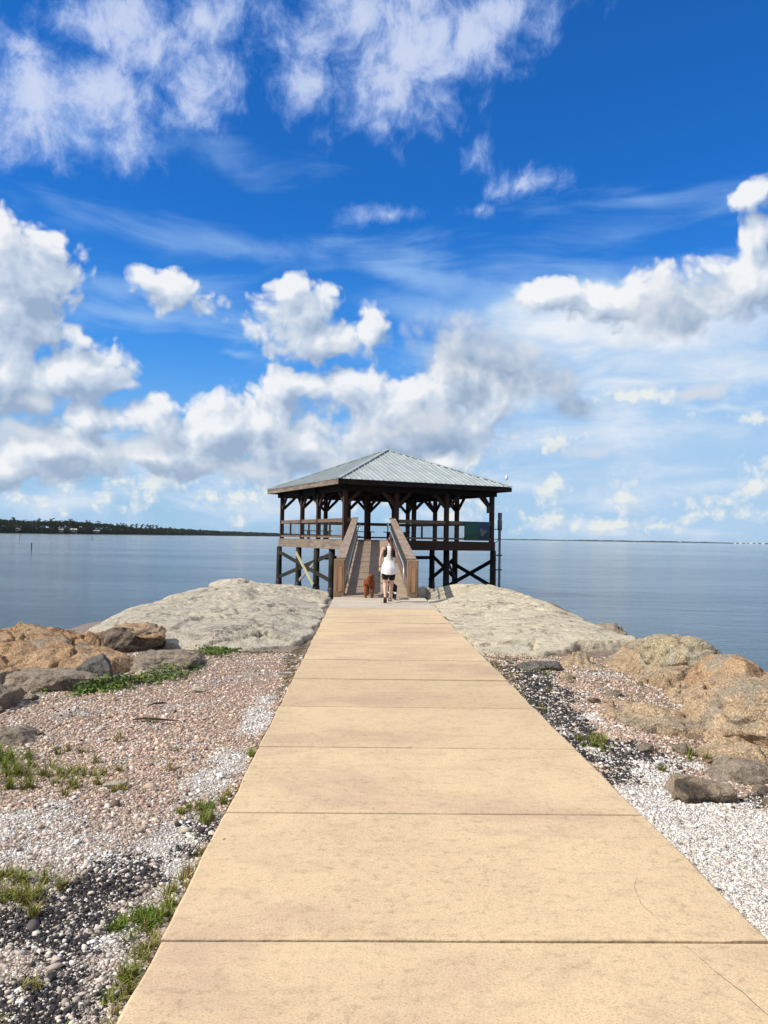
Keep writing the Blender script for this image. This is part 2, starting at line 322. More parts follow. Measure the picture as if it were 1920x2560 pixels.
# plan of the roof edge (local) and apex
RX0, RX1, RY0, RY1 = -4.545, 4.545, -5.24, 5.24; APX = Vector((0.27, -0.12, 6.2))
corners = [Vector((RX0, RY0, EAVE)), Vector((RX1, RY0, EAVE)), Vector((RX1, RY1, EAVE)), Vector((RX0, RY1, EAVE))]
rf = MB(); cl = MB()
for i in range(4):
    a, b = corners[i], corners[(i+1) % 4]
    rf.poly([a, b, APX])
    cl.poly([b-Vector((0, 0, .07)), a-Vector((0, 0, .07)), APX-Vector((0, 0, .11))])
    # standing ribs running down the slope
    e = (b-a); L = e.length; e.normalize(); nrm = (b-a).cross(APX-a).normalized()
    down = nrm.cross(e); n = int(L/0.265)
    for k in range(1, n):
        s = L*k/n; base = a+e*s
        # height up the slope until a hip is met
        ta = (APX-a).dot(e); hgt = (APX-(a+e*ta)).length; hdir = (APX-(a+e*ta)).normalized()
        top = hgt*(s/ta if s < ta else (L-s)/(L-ta))
        if top < 0.15: continue
        w1 = 0.022 if k % 2 else 0.03; h1 = 0.026 if k % 2 else 0.042
        o = base+hdir*(-0.02)
        x, y, z = hdir, e, nrm
        t1 = top+0.02
        vs = [o-y*w1, o+y*w1, o+y*w1*.5+z*h1, o-y*w1*.5+z*h1]; vs += [q+hdir*t1 for q in vs]
        rf._add(vs, [[0, 1, 2, 3], [1, 5, 6, 2], [3, 2, 6, 7], [0, 3, 7, 4]])
roof = pp(rf, 'roof', M['roof'])
hp = MB()
for c in corners:
    hp.bar(c+Vector((0, 0, .035)), APX+Vector((0, 0, .05)), 0.17, 0.035)
pp(hp, 'ridge_cap', M['roof'], parent=roof)
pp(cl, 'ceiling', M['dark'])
for i in range(4):
    a, b = corners[i], corners[(i+1) % 4]; d = (b-a).normalized(); nin = Vector((-d.y, d.x, 0))
    f = MB(); f.bar(a+nin*.03+d*.0+Vector((0, 0, -.125)), b+nin*.03-d*.05+Vector((0, 0, -.125)), 0.04, 0.21)
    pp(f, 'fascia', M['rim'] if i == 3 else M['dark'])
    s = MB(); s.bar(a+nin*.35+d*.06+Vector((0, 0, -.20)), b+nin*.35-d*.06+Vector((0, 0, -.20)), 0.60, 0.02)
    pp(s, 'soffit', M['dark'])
# beams along both directions on the post rows
BZ = 3.86
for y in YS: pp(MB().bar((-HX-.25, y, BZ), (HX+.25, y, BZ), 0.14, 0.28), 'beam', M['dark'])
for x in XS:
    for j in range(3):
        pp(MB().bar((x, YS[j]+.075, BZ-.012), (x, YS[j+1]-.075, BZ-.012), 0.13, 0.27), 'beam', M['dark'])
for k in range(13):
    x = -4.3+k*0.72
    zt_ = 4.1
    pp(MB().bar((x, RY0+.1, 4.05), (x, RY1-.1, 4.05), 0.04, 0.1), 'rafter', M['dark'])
for ix, x in enumerate(XS):
    for iy, y in enumerate(YS):
        h = 0.095
        edge = ix in (0, 3) or iy in (0, 3)
        z0 = 1.07 if edge else DZ
        p = pp(MB().box(x-h, x+h, y-h, y+h, z0, BZ-.14), 'post', M['post'], bevel=0.006)
        br = []
        if ix > 0: br.append((-1, 0))
        if ix < 3: br.append((1, 0))
        if iy > 0: br.append((0, -1))
        if iy < 3: br.append((0, 1))
        for dx, dy in br:
            if not edge and (dx+dy) < 0: continue
            g = 0.62
            a = Vector((x+dx*h*.9, y+dy*h*.9, 3.12)); b = Vector((x+dx*(h+g), y+dy*(h+g), BZ-.13))
            pp(MB().bar(a, b, 0.09, 0.14), 'knee_brace', M['post'], parent=p)
# deck, joists and rim
dk = MB(); n = 58
for k in range(n):
    y0 = -HY-.08+k*(2*HY+.16)/n; dk.box(-HX-.08, HX+.08, y0, y0+(2*HY+.16)/n-.006, DZ-.04, DZ)
pp(dk, 'deck', M['deck'])
ji = MB()
for k in range(12):
    x = -HX+.3+k*0.66; ji.box(x-.03, x+.03, -HY+.1, HY-.1, 1.14, DZ-.045)
pp(ji, 'joists', M['dark'])
o1 = .12
for (a, b) in (((-HX-o1, -HY-o1), (-HX-o1, HY+o1)), ((-HX-o1+.03, -HY-o1), (HX+o1-.03, -HY-o1)), ((HX+o1, -HY-o1), (HX+o1, HY+o1)), ((-HX-o1+.03, HY+o1), (HX+o1-.03, HY+o1))):
    pp(MB().bar((a[0], a[1], 1.285), (b[0], b[1], 1.285), 0.05, 0.43), 'rim_beam', M['rim'] if a[0] == b[0] else M['post'], bevel=0.006)  # front and back rims take darker post wood: shade put into the colour
# railings; ramp opening on the front row (second bay from the left end)
RO0, RO1 = -3.32, -1.46     # opening along local x
def rail_run(p0, p1, out):
    """one bay of railing between posts"""
    p0 = Vector(p0); p1 = Vector(p1); d = (p1-p0).normalized(); L = (p1-p0).length; o = Vector(out)
    U = Vector((0, 0, 1))
    pp(MB().bar(p0+U*2.38+o*.06, p1+U*2.38+o*.06, 0.04, 0.14), 'top_rail', M['rail'])
    pp(MB().bar(p0+U*2.46, p1+U*2.46, 0.16, 0.035), 'top_rail', M['rail'])
    pp(MB().bar(p0+U*1.63+o*.06, p1+U*1.63+o*.06, 0.04, 0.09), 'bottom_rail', M['rail'])
    if L > 1.2:
        q = (p0+p1)/2; pp(MB().bar(q+U*1.675+o*.06, q+U*2.31+o*.06, 0.09, 0.04, up=d), 'baluster', M['rail'])
    w = MB(); n = max(2, int(L/0.085)); z0, z1 = 1.66, 2.34
    for k in range(1, n):
        q = p0+d*(L*k/n)+o*.03; w.bar(q+U*z0, q+U*z1, 0.005, 0.005, up=d)
    for k in range(1, 8):
        z = z0+(z1-z0)*k/8; w.bar(p0+U*z+o*.026, p1+U*z+o*.026, 0.005, 0.005)
    pp(w, 'wire_mesh', M['wire'])
g = .097
for x, o in ((-HX, (-1, 0, 0)), (HX, (1, 0, 0))):
    for j in range(3): rail_run((x, YS[j]+g, 0), (x, YS[j+1]-g, 0), o)
for j in range(3):
    rail_run((XS[j]+g, HY, 0), (XS[j+1]-g, HY, 0), (0, 1, 0))
rail_run((XS[0]+g, -HY, 0), (RO0, -HY, 0), (0, -1, 0))
for j in (1, 2): rail_run((XS[j]+g, -HY, 0), (XS[j+1]-g, -HY, 0), (0, -1, 0))
# piles (world positions brought into the pavilion's frame)
pinv = (Matrix.Translation(PC) @ Matrix.Rotation(PR, 4, 'Z')).inverted()
def lp(x, y, z): return pinv @ Vector((x, y, z))
PIL = [(-4.69, 42.8), (-3.38, 40.0), (-2.30, 37.5), (-1.49, 35.9), (3.84, 43.2), (4.0, 37.2), (4.93, 41.5), (6.44, 38.2), (-0.6, 44.6), (1.6, 45.4)]
for i, (x, y) in enumerate(PIL):
    top = 1.06 if i not in (7,) else 1.06
    r = 0.15
    pl = pp(MB().tube([lp(x+random.uniform(-.03, .03), y, -3.2), lp(x, y, -1.0), lp(x, y, 0.2), lp(x, y, top)], [r*1.12, r*1.04, r, r*.97], 14), 'pile', M['pile'], smooth=True)
    pp(MB().tube([lp(x, y, -1.5), lp(x, y, -1.05), lp(x, y, -0.78), lp(x, y, -.74)], [r*1.2, r*1.22, r*1.16, r*1.0], 14), 'tide_band', M['black'], parent=pl, smooth=True)
def xb(x0, y0, z0, x1, y1, z1, mat='brace', w=.05, h=.19):
    pp(MB().bar(lp(x0, y0, z0), lp(x1, y1, z1), w, h), 'cross_brace', M[mat])
xb(-4.75, 42.6, .80, -1.55, 35.75, -.40); xb(-4.75, 42.9, -.66, -1.6, 36.1, .78)
xb(-3.50, 39.75, .80, -2.42, 37.3, -.72, 'newbrace', .05, .17); xb(-3.3, 39.75, -.62, -2.45, 37.62, .30, 'greybrace', .05, .15)
xb(3.7, 43.0, .80, 5.05, 41.3, -.60); xb(3.7, 43.3, -.72, 5.0, 41.7, .62)
xb(4.75, 41.4, .35, 6.5, 38.0, -.78); xb(4.6, 41.2, -.86, 6.6, 38.4, .66)
xb(4.1, 37.4, .50, 4.9, 41.2, -.45); xb(-2.1, 37.7, .6, 3.9, 43.4, .55)

# ------------------------------------------------------------------ ramp
ramp = thing('ramp', 'long wooden ramp with mesh railings climbing from the concrete path to the pavilion deck', 'ramp', (0.35, 21.2, 0))
RY_0, RY_1 = 21.2, 34.75
def rz(y): return 0.02+1.48*(y-RY_0)/(RY_1-RY_0)
def xl(y): return -0.50+0.22*(y-RY_0)/(RY_1-RY_0)
def xr(y): return 1.20-0.07*(y-RY_0)/(RY_1-RY_0)
def rv(x, y, z): return Vector((x-0.35, y-21.2, z))
def rp(mb, name, mat, **kw): return mb.build(name, mat, kw.pop('parent', ramp), **kw)
db = MB(); n = 97
for k in range(n):
    y0 = RY_0-.12+k*0.1435; y1 = y0+.1385
    if y1 > 35.15: break
    za, zb = rz(y0), rz(y1); j = random.uniform(-.002, .002)
    vs = [rv(xl(y0)-.1, y0, za-.04), rv(xr(y0)+.1, y0, za-.04), rv(xr(y1)+.1, y1, zb-.04), rv(xl(y1)-.1, y1, zb-.04)]
    vs += [v+Vector((0, 0, .04+j)) for v in vs]
    db._add(vs, [[3, 2, 1, 0], [4, 5, 6, 7], [0, 1, 5, 4], [1, 2, 6, 5], [2, 3, 7, 6], [3, 0, 4, 7]])
rp(db, 'deck_boards', M['deck'])
# small landing wedge between ramp end and slanted deck edge
for sgn, xf in ((-1, xl), (1, xr)):
    def sd(y, off, z): return rv(xf(y)+sgn*off, y, rz(y)+z)
    rp(MB().bar(sd(RY_0, .06, -.17), sd(RY_1, .06, -.17), .05, .24), 'stringer', M['dark'])
    rp(MB().bar(sd(RY_0+.2, .13, 1.005), sd(RY_1+.0, .13, 1.005), .27, .045), 'cap_rail', M['cap'], bevel=.006)
    rp(MB().bar(sd(RY_0+.2, .17, .90), sd(RY_1, .17, .90), .04, .14), 'top_rail', M['cap'])
    rp(MB().bar(sd(RY_0+.2, .03, .20), sd(RY_1, .03, .20), .04, .235), 'kick_board', M['rail'])
    ny = 11
    for k in range(1, ny):
        y = RY_0+(RY_1-RY_0)*k/(ny-.6)
        rp(MB().box(*(lambda v: (v.x-.045, v.x+.045, v.y-.045, v.y+.045, -1.6 if y > 27.5 else -.35, v.z))(sd(y, .10, .97))), 'post', M['post'])
    w = MB(); L = RY_1-RY_0-.3; n = 250
    for k in range(n):
        y = RY_0+.25+L*k/n; w.bar(sd(y, .055, .3), sd(y, .055, .88), .005, .005)
    for k in range(1, 12): w.bar(sd(RY_0+.25, .06, .3+.05*k), sd(RY_1-.1, .06, .3+.05*k), .005, .005)
    rp(w, 'wire_mesh', M['wire'])
    h = MB(); o = -.075
    h.tube([sd(RY_0+.25, .05, .30), sd(RY_0+.25, o, .30), sd(RY_0+.25, o, .70), sd(RY_0+.55, o, .80), sd(28, o, .80), sd(RY_1-.2, o, .80), sd(RY_1+.15, o, .78), sd(RY_1+.3, o, .68), sd(RY_1+.3, o, .5), sd(RY_1+.1, o, .42)], .022, 8)
    for y in (23, 25.5, 28, 30.5, 33): h.tube([sd(y, .10, .74), sd(y, o, .74), sd(y, o, .80)], .01, 6)
    rp(h, 'handrail', M['galv'], smooth=True)
    xo = xf(RY_0)+sgn*.16
    e = rp(MB().box(xo-.35-.155, xo-.35+.155, -.02, .24, -.05, 1.02), 'end_post', M['endpost'], bevel=.012)
    e2 = rp(MB().box(xo-.35-.125, xo-.35+.125, -.045, -.021, .0, 1.0), 'front_board', M['endpost'], parent=e, bevel=.004)
    cx = xo-.35+ .0
    ring = []; n = 12
    pts = [(-.065, .14), (-.065, .80)]+[(-.065*math.cos(math.pi*k/n), .80+.065*math.sin(math.pi*k/n)) for k in range(1, n)]+[(.065, .80), (.065, .14)]
    pts = [(cx+a, b) for a, b in pts]
    pm = MB(); pm.tube([(a, -.049, b) for a, b in pts+[pts[0]]], .011, 5)
    pa = rp(pm, 'moulding', M['panel'], parent=e, smooth=True)
    pn = MB(); pn._add([(a, -.050, b) for a, b in pts]+[(a, -.044, b) for a, b in pts], [list(range(len(pts)))]+[[i, i+len(pts), (i+1) % len(pts)+len(pts), (i+1) % len(pts)] for i in range(len(pts))])
    rp(pn, 'raised_panel', M['panel'], parent=e)
# deck apron that carries the slanted end of the ramp
for (x, y) in ((-.35, 27.6), (1.25, 27.6), (-.3, 31.2), (1.2, 31.2)):
    rp(MB().tube([rv(x, y, -3), rv(x, y, rz(y)-.3)], .12, 12), 'pile', M['pile'], smooth=True)
rp(MB().poly([rv(-.4, 34.6, 1.486), rv(1.3, 34.6, 1.486), rv(1.3, 35.6, 1.486), rv(-.4, 34.95, 1.486)]), 'landing', M['deck'])

# ------------------------------------------------------------------ things on and beside the pavilion
def bench(loc, rzz, label):
    t = thing('bench', label, 'bench', loc, rzz, 'benches along the far railing')
    MB().box(-.8, .8, -.17, .17, .43, .47).build('seat', M['dark'], t)
    for x in (-.55, .55): MB().box(x-.045, x+.045, -.14, .14, 0, .43).build('leg', M['dark'], t)
for a, b, s in ((-2.0, 3.9, 'left of the others beside the far railing post'), (.6, 3.9, 'seen straight up the ramp'), (2.9, 3.9, 'nearest the right side railing')):
    bench(W(a, b, DZ), PR, 'dark wooden bench on the pavilion deck, '+s)
# information board
def board():
    t = thing('information_board', 'dark teal and blue printed information board fixed on the front railing by the corner post', 'sign', W(2.98, -HY-.135, 1.56), PR)
    m, tt, b = newmat('board_print')
    tc = tt.add('ShaderNodeTexCoord').outputs['Object']; s = tt.add('ShaderNodeSeparateXYZ', ins={0: tc})
    n = tt.noise(tc, 2.0, 3).outputs[0]
    gx = tt.math('ADD', tt.ramp(s.outputs[0], -.2, .35), tt.math('MULTIPLY_ADD', n, .5, -.25))
    c = tt.mix(gx, (0.01, 0.09, 0.075), (0.006, 0.045, 0.13))
    c = tt.mix(tt.ramp(s.outputs[2], .55, .1), c, tt.mix(gx, (0.01, 0.06, 0.022), (0.006, 0.01, 0.03)))
    pset(tt, b, base=c, rough=.35)
    MB().box(-.72, .72, -.012, .012, .0, .90).build('panel', m, t, bevel=.004)
    MB().box(-.74, .74, .013, .04, .1, .16).box(-.74, .74, .013, .04, .74, .80).build('batten', M['black'], t)
    tx = MB()
    for i, (z, w) in enumerate(((.80, .5), (.72, .44), (.64, .50), (.56, .38), (.47, .46), (.40, .40), (.33, .3))):
        x = -.64
        while x < -.64+w:
            l = random.uniform(.03, .09); tx.box(x, min(x+l, -.64+w), -.0155, -.013, z-.011, z+.011); x += l+.018
    # hand-written looking line at the foot
    pts = [(-.64+.5*k/40, -.0145, .17+.028*math.sin(k*1.25)+.012*math.sin(k*.5)) for k in range(41)]
    tx.tube(pts, .005, 4)
    tx.build('lettering', mat_plain('board_ink', (0.03, 0.14, 0.09), .5), t)
    n = 26; bl = []
    for k in range(n):
        a = 2*math.pi*k/n; r = .16*(1+.3*math.sin(3*a+1)+.18*math.sin(7*a)); bl.append((.32+r*1.05*math.cos(a), -.0155, .42+r*.95*math.sin(a)))
    MB().poly(bl).build('picture', mat_plain('board_picture', (0.16, 0.18, 0.16), .5, 0, .6, 14), t)
board()
# wind sensor at the roof corner
ws = thing('wind_sensor', 'small white weather sensor on a thin bent mast above the right roof corner', 'sensor', (6.45, 38.0, 4.0))
MB().tube([(0, 0, 0), (.3, -.04, .03), (.54, -.1, .05), (.56, -.1, .12), (.57, -.1, .62)], .016, 8).build('mast', M['galv'], ws, smooth=True)
MB().tube([(.57, -.1, .60), (.57, -.1, .63), (.575, -.1, .66), (.575, -.1, .79), (.575, -.1, .81)], [.03, .06, .065, .065, .05], 12).build('sensor_head', M['white'], ws, smooth=True)
MB().tube([(.28, -.04, .03), (.28, -.02, .16)], .012, 6).build('bracket', M['galv'], ws)
cc = thing('cable_coil', 'coil of dark cable hung at the top of the right corner post', 'cable', (6.32, 37.86, 3.93))
for i in range(3):
    pass
MB().tube([(.11*math.cos(a*.5)*(1+.05*math.sin(a)), -.02-.004*a*.3, .10*math.sin(a*.5)) for a in range(38)], .014, 6).build('coil', M['greybrace'], cc, smooth=True)
jb = thing('junction_box', 'small dark box fixed halfway up the right corner post', 'electrical box', W(HX-.165, -HY, 2.92))
jb.rotation_euler = (0, 0, PR)
MB().box(-.065, .068, -.08, .08, 0, .32).build('case', M['black'], jb, bevel=.008)
MB().box(-.085, -.066, -.09, .09, -.01, .33).build('lid', M['conduit'], jb, bevel=.004)
gp = thing('gauge_pole', 'tall grey gauge pipe with a thick housing on top, in water beside the corner pile', 'gauge', (6.73, 38.0, -1.2))
MB().tube([(0, 0, -1.5), (0, 0, 3.3)], .06, 14).build('pipe', M['conduit'], gp, smooth=True)
MB().tube([(0, 0, 3.28), (0, 0, 3.3), (0, 0, 3.78), (0, 0, 3.8), (0, 0, 3.83), (0, 0, 3.95), (0, 0, 4.13), (0, 0, 4.16)], [.07, .115, .115, .10, .09, .105, .105, .09], 16).build('housing', M['conduit'], gp, smooth=True)
for z in (2.05, 1.33): MB().box(-.50, .12, -.035, -.061, z-.03, z+.03).build('bracket', M['black'], gp)
MB().tube([(-.35, 0, 3.34), (.0, 0, 3.34)], .02, 6).build('stay', M['black'], gp)
MB().tube([(-.38, 0, 2.72), (-.3, 0, 2.68), (-.2, -.02, 2.68), (-.1, -.03, 2.76), (-.07, -.03, 2.95), (-.07, -.03, 3.28)], .018, 6).build('cable', M['black'], gp, smooth=True)

# ------------------------------------------------------------------ ground
LAND = np.array([(-60, -60), (-60, -8), (-20, -2), (-9, 3), (-6.6, 8), (-5.9, 12), (-5.7, 16), (-5.6, 21), (-4.9, 25.5), (-3.4, 28.0), (-1.5, 27.6), (0, 26.8), (2.2, 27.8), (4.4, 27.0), (5.4, 24.4), (5.3, 20), (4.9, 16), (4.7, 12.5), (4.4, 10), (4.3, 7.5), (4.6, 5), (8, 1), (20, -5), (60, -8), (60, -60)], float)
WATER = -1.2
PX0, PX1 = -0.79, 1.69
def zland(P):
    P = np.asarray(P, float); x, y = P[:, 0], P[:, 1]
    s = sdist(P, LAND)+0.35*fbm(P*0.6, 3, 5)
    z = -0.045+0.018*fbm(P*1.7, 4, 11)+0.008*fbm(P*7, 3, 12)
    dp = np.maximum(np.maximum(PX0-x, x-PX1), 0)         # distance from the path
    z = z-0.02*np.clip(dp, 0, 1)+0.05*smooth(.6, 2.5, dp)*fbm(P*0.8, 3, 33)
    ramp_zone = smooth(20.6, 22.0, y)
    z = z-ramp_zone*(0.25+0.05*np.clip(y-21, 0, 6))
    z = np.where((dp <= 0.02) & (y < 21.2), -0.09, z)
    fall = smooth(0.9, -2.2, s); z = z*(1-fall)+fall*(-2.6)
    z = np.where(s < -2.2, -2.6-0.05*np.clip(-s-2.2, 0, 12), z)
    return z
# where the different gravels lie: pale pink shell, white lime, black slag, ochre soil
def spots(P, lst):
    out = np.zeros(len(P))
    for x, y, rx, ry, w in lst:
        d = np.sqrt(((P[:, 0]-x)/rx)**2+((P[:, 1]-y)/ry)**2); out = np.maximum(out, w*(1.35-d))
    return out
WHITE = [(1.98, 4.35, .42, .9, 2.0), (1.85, 3.4, .3, .6, 2.0), (2.6, 4.2, .6, .75, 1.7), (2.15, 5.35, .22, .5, 1), (-1.1, 5.35, .20, .28, 1.1), (-.98, 7.6, .14, .6, 1), (-1.1, 4.35, .16, .18, .9), (-1.75, 4.15, .4, .3, .8), (-.95, 5.9, .2, .4, .7), (-1.0, 3.28, .09, .16, .9), (-.90, 3.95, .1, .10, .9), (1.9, 6.2, .12, .25, .8), (2.2, 7.2, .15, .5, .6), (-2.2, 4.6, .4, .2, .8), (-.95, 6.8, .15, .5, .7)]
BLACK = [(1.90, 7.4, .28, 2.6, 1.2), (1.80, 5.0, .16, .9, 1.2), (2.15, 5.9, .30, 1.0, 1.1), (2.1, 9.2, .33, 1.4, 1.1), (-1.15, 3.75, .35, .32, 1.0), (-1.35, 3.3, .5, .35, 1.05), (-1.2, 2.8, .4, .3, .95), (-.93, 4.35, .13, .35, 1), (2.75, 4.95, .35, .3, 1.1), (1.78, 6.4, .12, 1.0, 1.2), (-1.7, 3.2, .4, .25, .9)]
OCHRE = [(1.76, 9.6, .16, 1.2, 1), (-.93, 11, .12, 1.6, 1.1), (-.87, 9.3, .08, 1.2, .8), (2.0, 10.9, .6, .25, .8), (-1.7, 11.2, 1.0, .15, .9)]
PINK = [(-1.6, 8.8, .9, 2.0, 1.1), (-1.3, 9.9, .45, .8, 1.2), (-1.9, 6.5, .8, 1.2, .8)]
def zones(P):
    n = fbm(P*2.2, 4, 51)*0.9+fbm(P*9, 3, 52)*0.65
    w = smooth(.15, .95, spots(P, WHITE)+n); k = smooth(.2, .85, spots(P, BLACK)+n*.9); o = smooth(.25, .7, spots(P, OCHRE)+n*.8); pk = smooth(.1, .9, spots(P, PINK)+n*.5)
    return w, k*(1-w), o*(1-w)*(1-k), pk
def ground_col(P):
    w, k, o, pk = zones(P)
    n = fbm(P*1.1, 3, 60)[:, None]; n2 = fbm(P*14, 2, 61)[:, None]
    c = np.array([0.52, 0.42, 0.34])*(1+.18*n+.12*n2)
    c = c*(1-pk[:, None]*.8)+np.array([0.57, 0.405, 0.315])*(1+.15*n+.14*n2)*pk[:, None]*.8
    c = c*(1-o[:, None])+np.array([0.20, 0.16, 0.075])*(1+.3*n2)*o[:, None]
    c = c*(1-k[:, None])+np.array([0.03, 0.028, 0.031])*(1+.3*n2)*k[:, None]
    c = c*(1-w[:, None])+np.array([0.82, 0.76, 0.69])*(1+.06*n2)*w[:, None]
    s = sdist(P, LAND)[:, None]
    f = smooth(0.6, -0.6, s)*.75; c = c*(1-f)+np.array([0.13, 0.12, 0.10])*f
    y = P[:, 1:2]; x = P[:, 0:1]
    side = smooth(2.3, 2.9, x)*(1-w[:, None])*.8; c = c*(1-side)+np.array([0.42, 0.31, 0.22])*(1+.25*n+.3*n2)*side
    return np.clip(c, 0, .85)
def ground_mat():
    m, t, b = newmat('ground_gravel')
    tc = t.add('ShaderNodeTexCoord').outputs['Object']
    col = t.add('ShaderNodeAttribute', attribute_name='Col').outputs['Color']
    v = t.add('ShaderNodeTexVoronoi', ins={'Vector': tc, 'Scale': 75.0, 'Detail': 1.0}); v2 = t.add('ShaderNodeTexVoronoi', ins={'Vector': tc, 'Scale': 150.0})
    sep = t.add('ShaderNodeSeparateColor', ins={0: v.outputs['Color']})
    g = t.ramp(sep.outputs[0], 0.0, 1.0, 0.55, 1.5, smooth=False)
    n = t.noise(tc, 9, 6, .65).outputs[0]
    c = t.mix(1.0, col, t.add('ShaderNodeCombineColor', ins={0: g, 1: g, 2: g}).outputs[0], 'MULTIPLY')
    edge = t.ramp(v.outputs['Distance'], .35, .75)
    c = t.mix(t.math('MULTIPLY', edge, .55), c, (0.05, 0.042, 0.04))
    h = t.math('ADD', t.math('MULTIPLY', v.outputs['Distance'], -1.0), t.math('MULTIPLY', v2.outputs['Distance'], -.4))
    nb = bump(t, h, .9, .016); nb = bump(t, n, .5, .03, nb)
    pset(t, b, base=c, rough=.92, spec=.2, normal=nb); return m
def grid(x0, x1, y0, y1, st):
    nx = int(round((x1-x0)/st))+1; ny = int(round((y1-y0)/st))+1
    X, Y = np.meshgrid(np.linspace(x0, x1, nx), np.linspace(y0, y1, ny)); P = np.c_[X.ravel(), Y.ravel()]
    i = np.arange(nx*ny).reshape(ny, nx); F = np.stack([i[:-1, :-1], i[:-1, 1:], i[1:, 1:], i[1:, :-1]], -1).reshape(-1, 4)
    return P, F
def build_ground():
    # one sheet: fine near the path, coarse outside, as a warped grid
    xs = np.concatenate([np.linspace(-60, -9, 26)[:-1], np.linspace(-9, -4.5, 46)[:-1], np.linspace(-4.5, 4.5, 260)[:-1], np.linspace(4.5, 9, 46)[:-1], np.linspace(9, 60, 26)])
    ys = np.concatenate([np.linspace(-60, 1, 30)[:-1], np.linspace(1, 12, 290)[:-1], np.linspace(12, 30, 220)[:-1], np.linspace(30, 60, 20)])
    X, Y = np.meshgrid(xs, ys); P = np.c_[X.ravel(), Y.ravel()]
    i = np.arange(len(P)).reshape(len(ys), len(xs)); F = np.stack([i[:-1, :-1], i[:-1, 1:], i[1:, 1:], i[1:, :-1]], -1).reshape(-1, 4)
    o = np_mesh('ground', np.c_[P, zland(P)], F, ground_mat(), col=ground_col(P), smooth=True)
    return tag(o, kind='structure')
build_ground()

# ------------------------------------------------------------------ path
def path_mat(name, ca, cb, cc, pale=False):
    m, t, b = newmat(name)
    tc = t.add('ShaderNodeTexCoord').outputs['Object']
    sl = t.add('ShaderNodeAttribute', attribute_name='Col').outputs['Color']
    n1 = t.noise(tc, 0.75, 5, .6, .3).outputs[0]; n2 = t.noise(t.vec('MULTIPLY', tc, (1, 1.6, 1)), 3.0, 8, .68, .4).outputs[0]; n3 = t.noise(tc, 90, 4, .75).outputs[0]
    n4 = t.noise(t.vec('MULTIPLY', tc, (1, 1.2, 1)), 17, 6, .7, .3).outputs[0]
    c = t.mix(t.ramp(n1, .35, .68), ca, cb)
    c = t.mix(t.ramp(t.noise(t.vec('MULTIPLY', tc, (.8, 1.1, 1)), .55, 6, .66, .3).outputs[0], .48, .62, 0, .75), c, (cc[0]*1.08, cc[1]*1.02, cc[2]*1.12))
    c = t.mix(t.ramp(n2, .46, .74, 0, .60), c, cc)
    c = t.mix(t.math('MULTIPLY', t.ramp(n4, .50, .66), t.ramp(n1, .3, .6, .15, .5)), c, tuple(x*.62 for x in cc))
    c = t.mix(t.ramp(n3, .50, .66, 0, .45), c, tuple(x*.5 for x in cc))
    n5 = t.noise(tc, 260, 3, .8).outputs[0]; c = t.mix(t.ramp(n5, .50, .64, 0, .38), c, tuple(x*.55 for x in cc)); c = t.mix(t.ramp(n5, .46, .34, 0, .35), c, (.85, .72, .52))
    c = t.mix(t.ramp(n3, .46, .28, 0, .35), c, tuple(min(1, x*1.25) for x in ca))
    v = t.add('ShaderNodeTexVoronoi', ins={'Vector': t.vec('ADD', tc, t.vec('MULTIPLY', t.noise(tc, 30, 2).outputs['Color'], (.02, .02, 0))), 'Scale': 2.2})
    c = t.mix(t.ramp(v.outputs['Distance'], .022, .010), c, (0.05, 0.04, 0.035))
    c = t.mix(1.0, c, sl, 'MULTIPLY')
    h = t.math('ADD', t.math('MULTIPLY', n3, .6), n4)
    pset(t, b, base=c, rough=.85, spec=.25, normal=bump(t, h, .35, .003)); return m
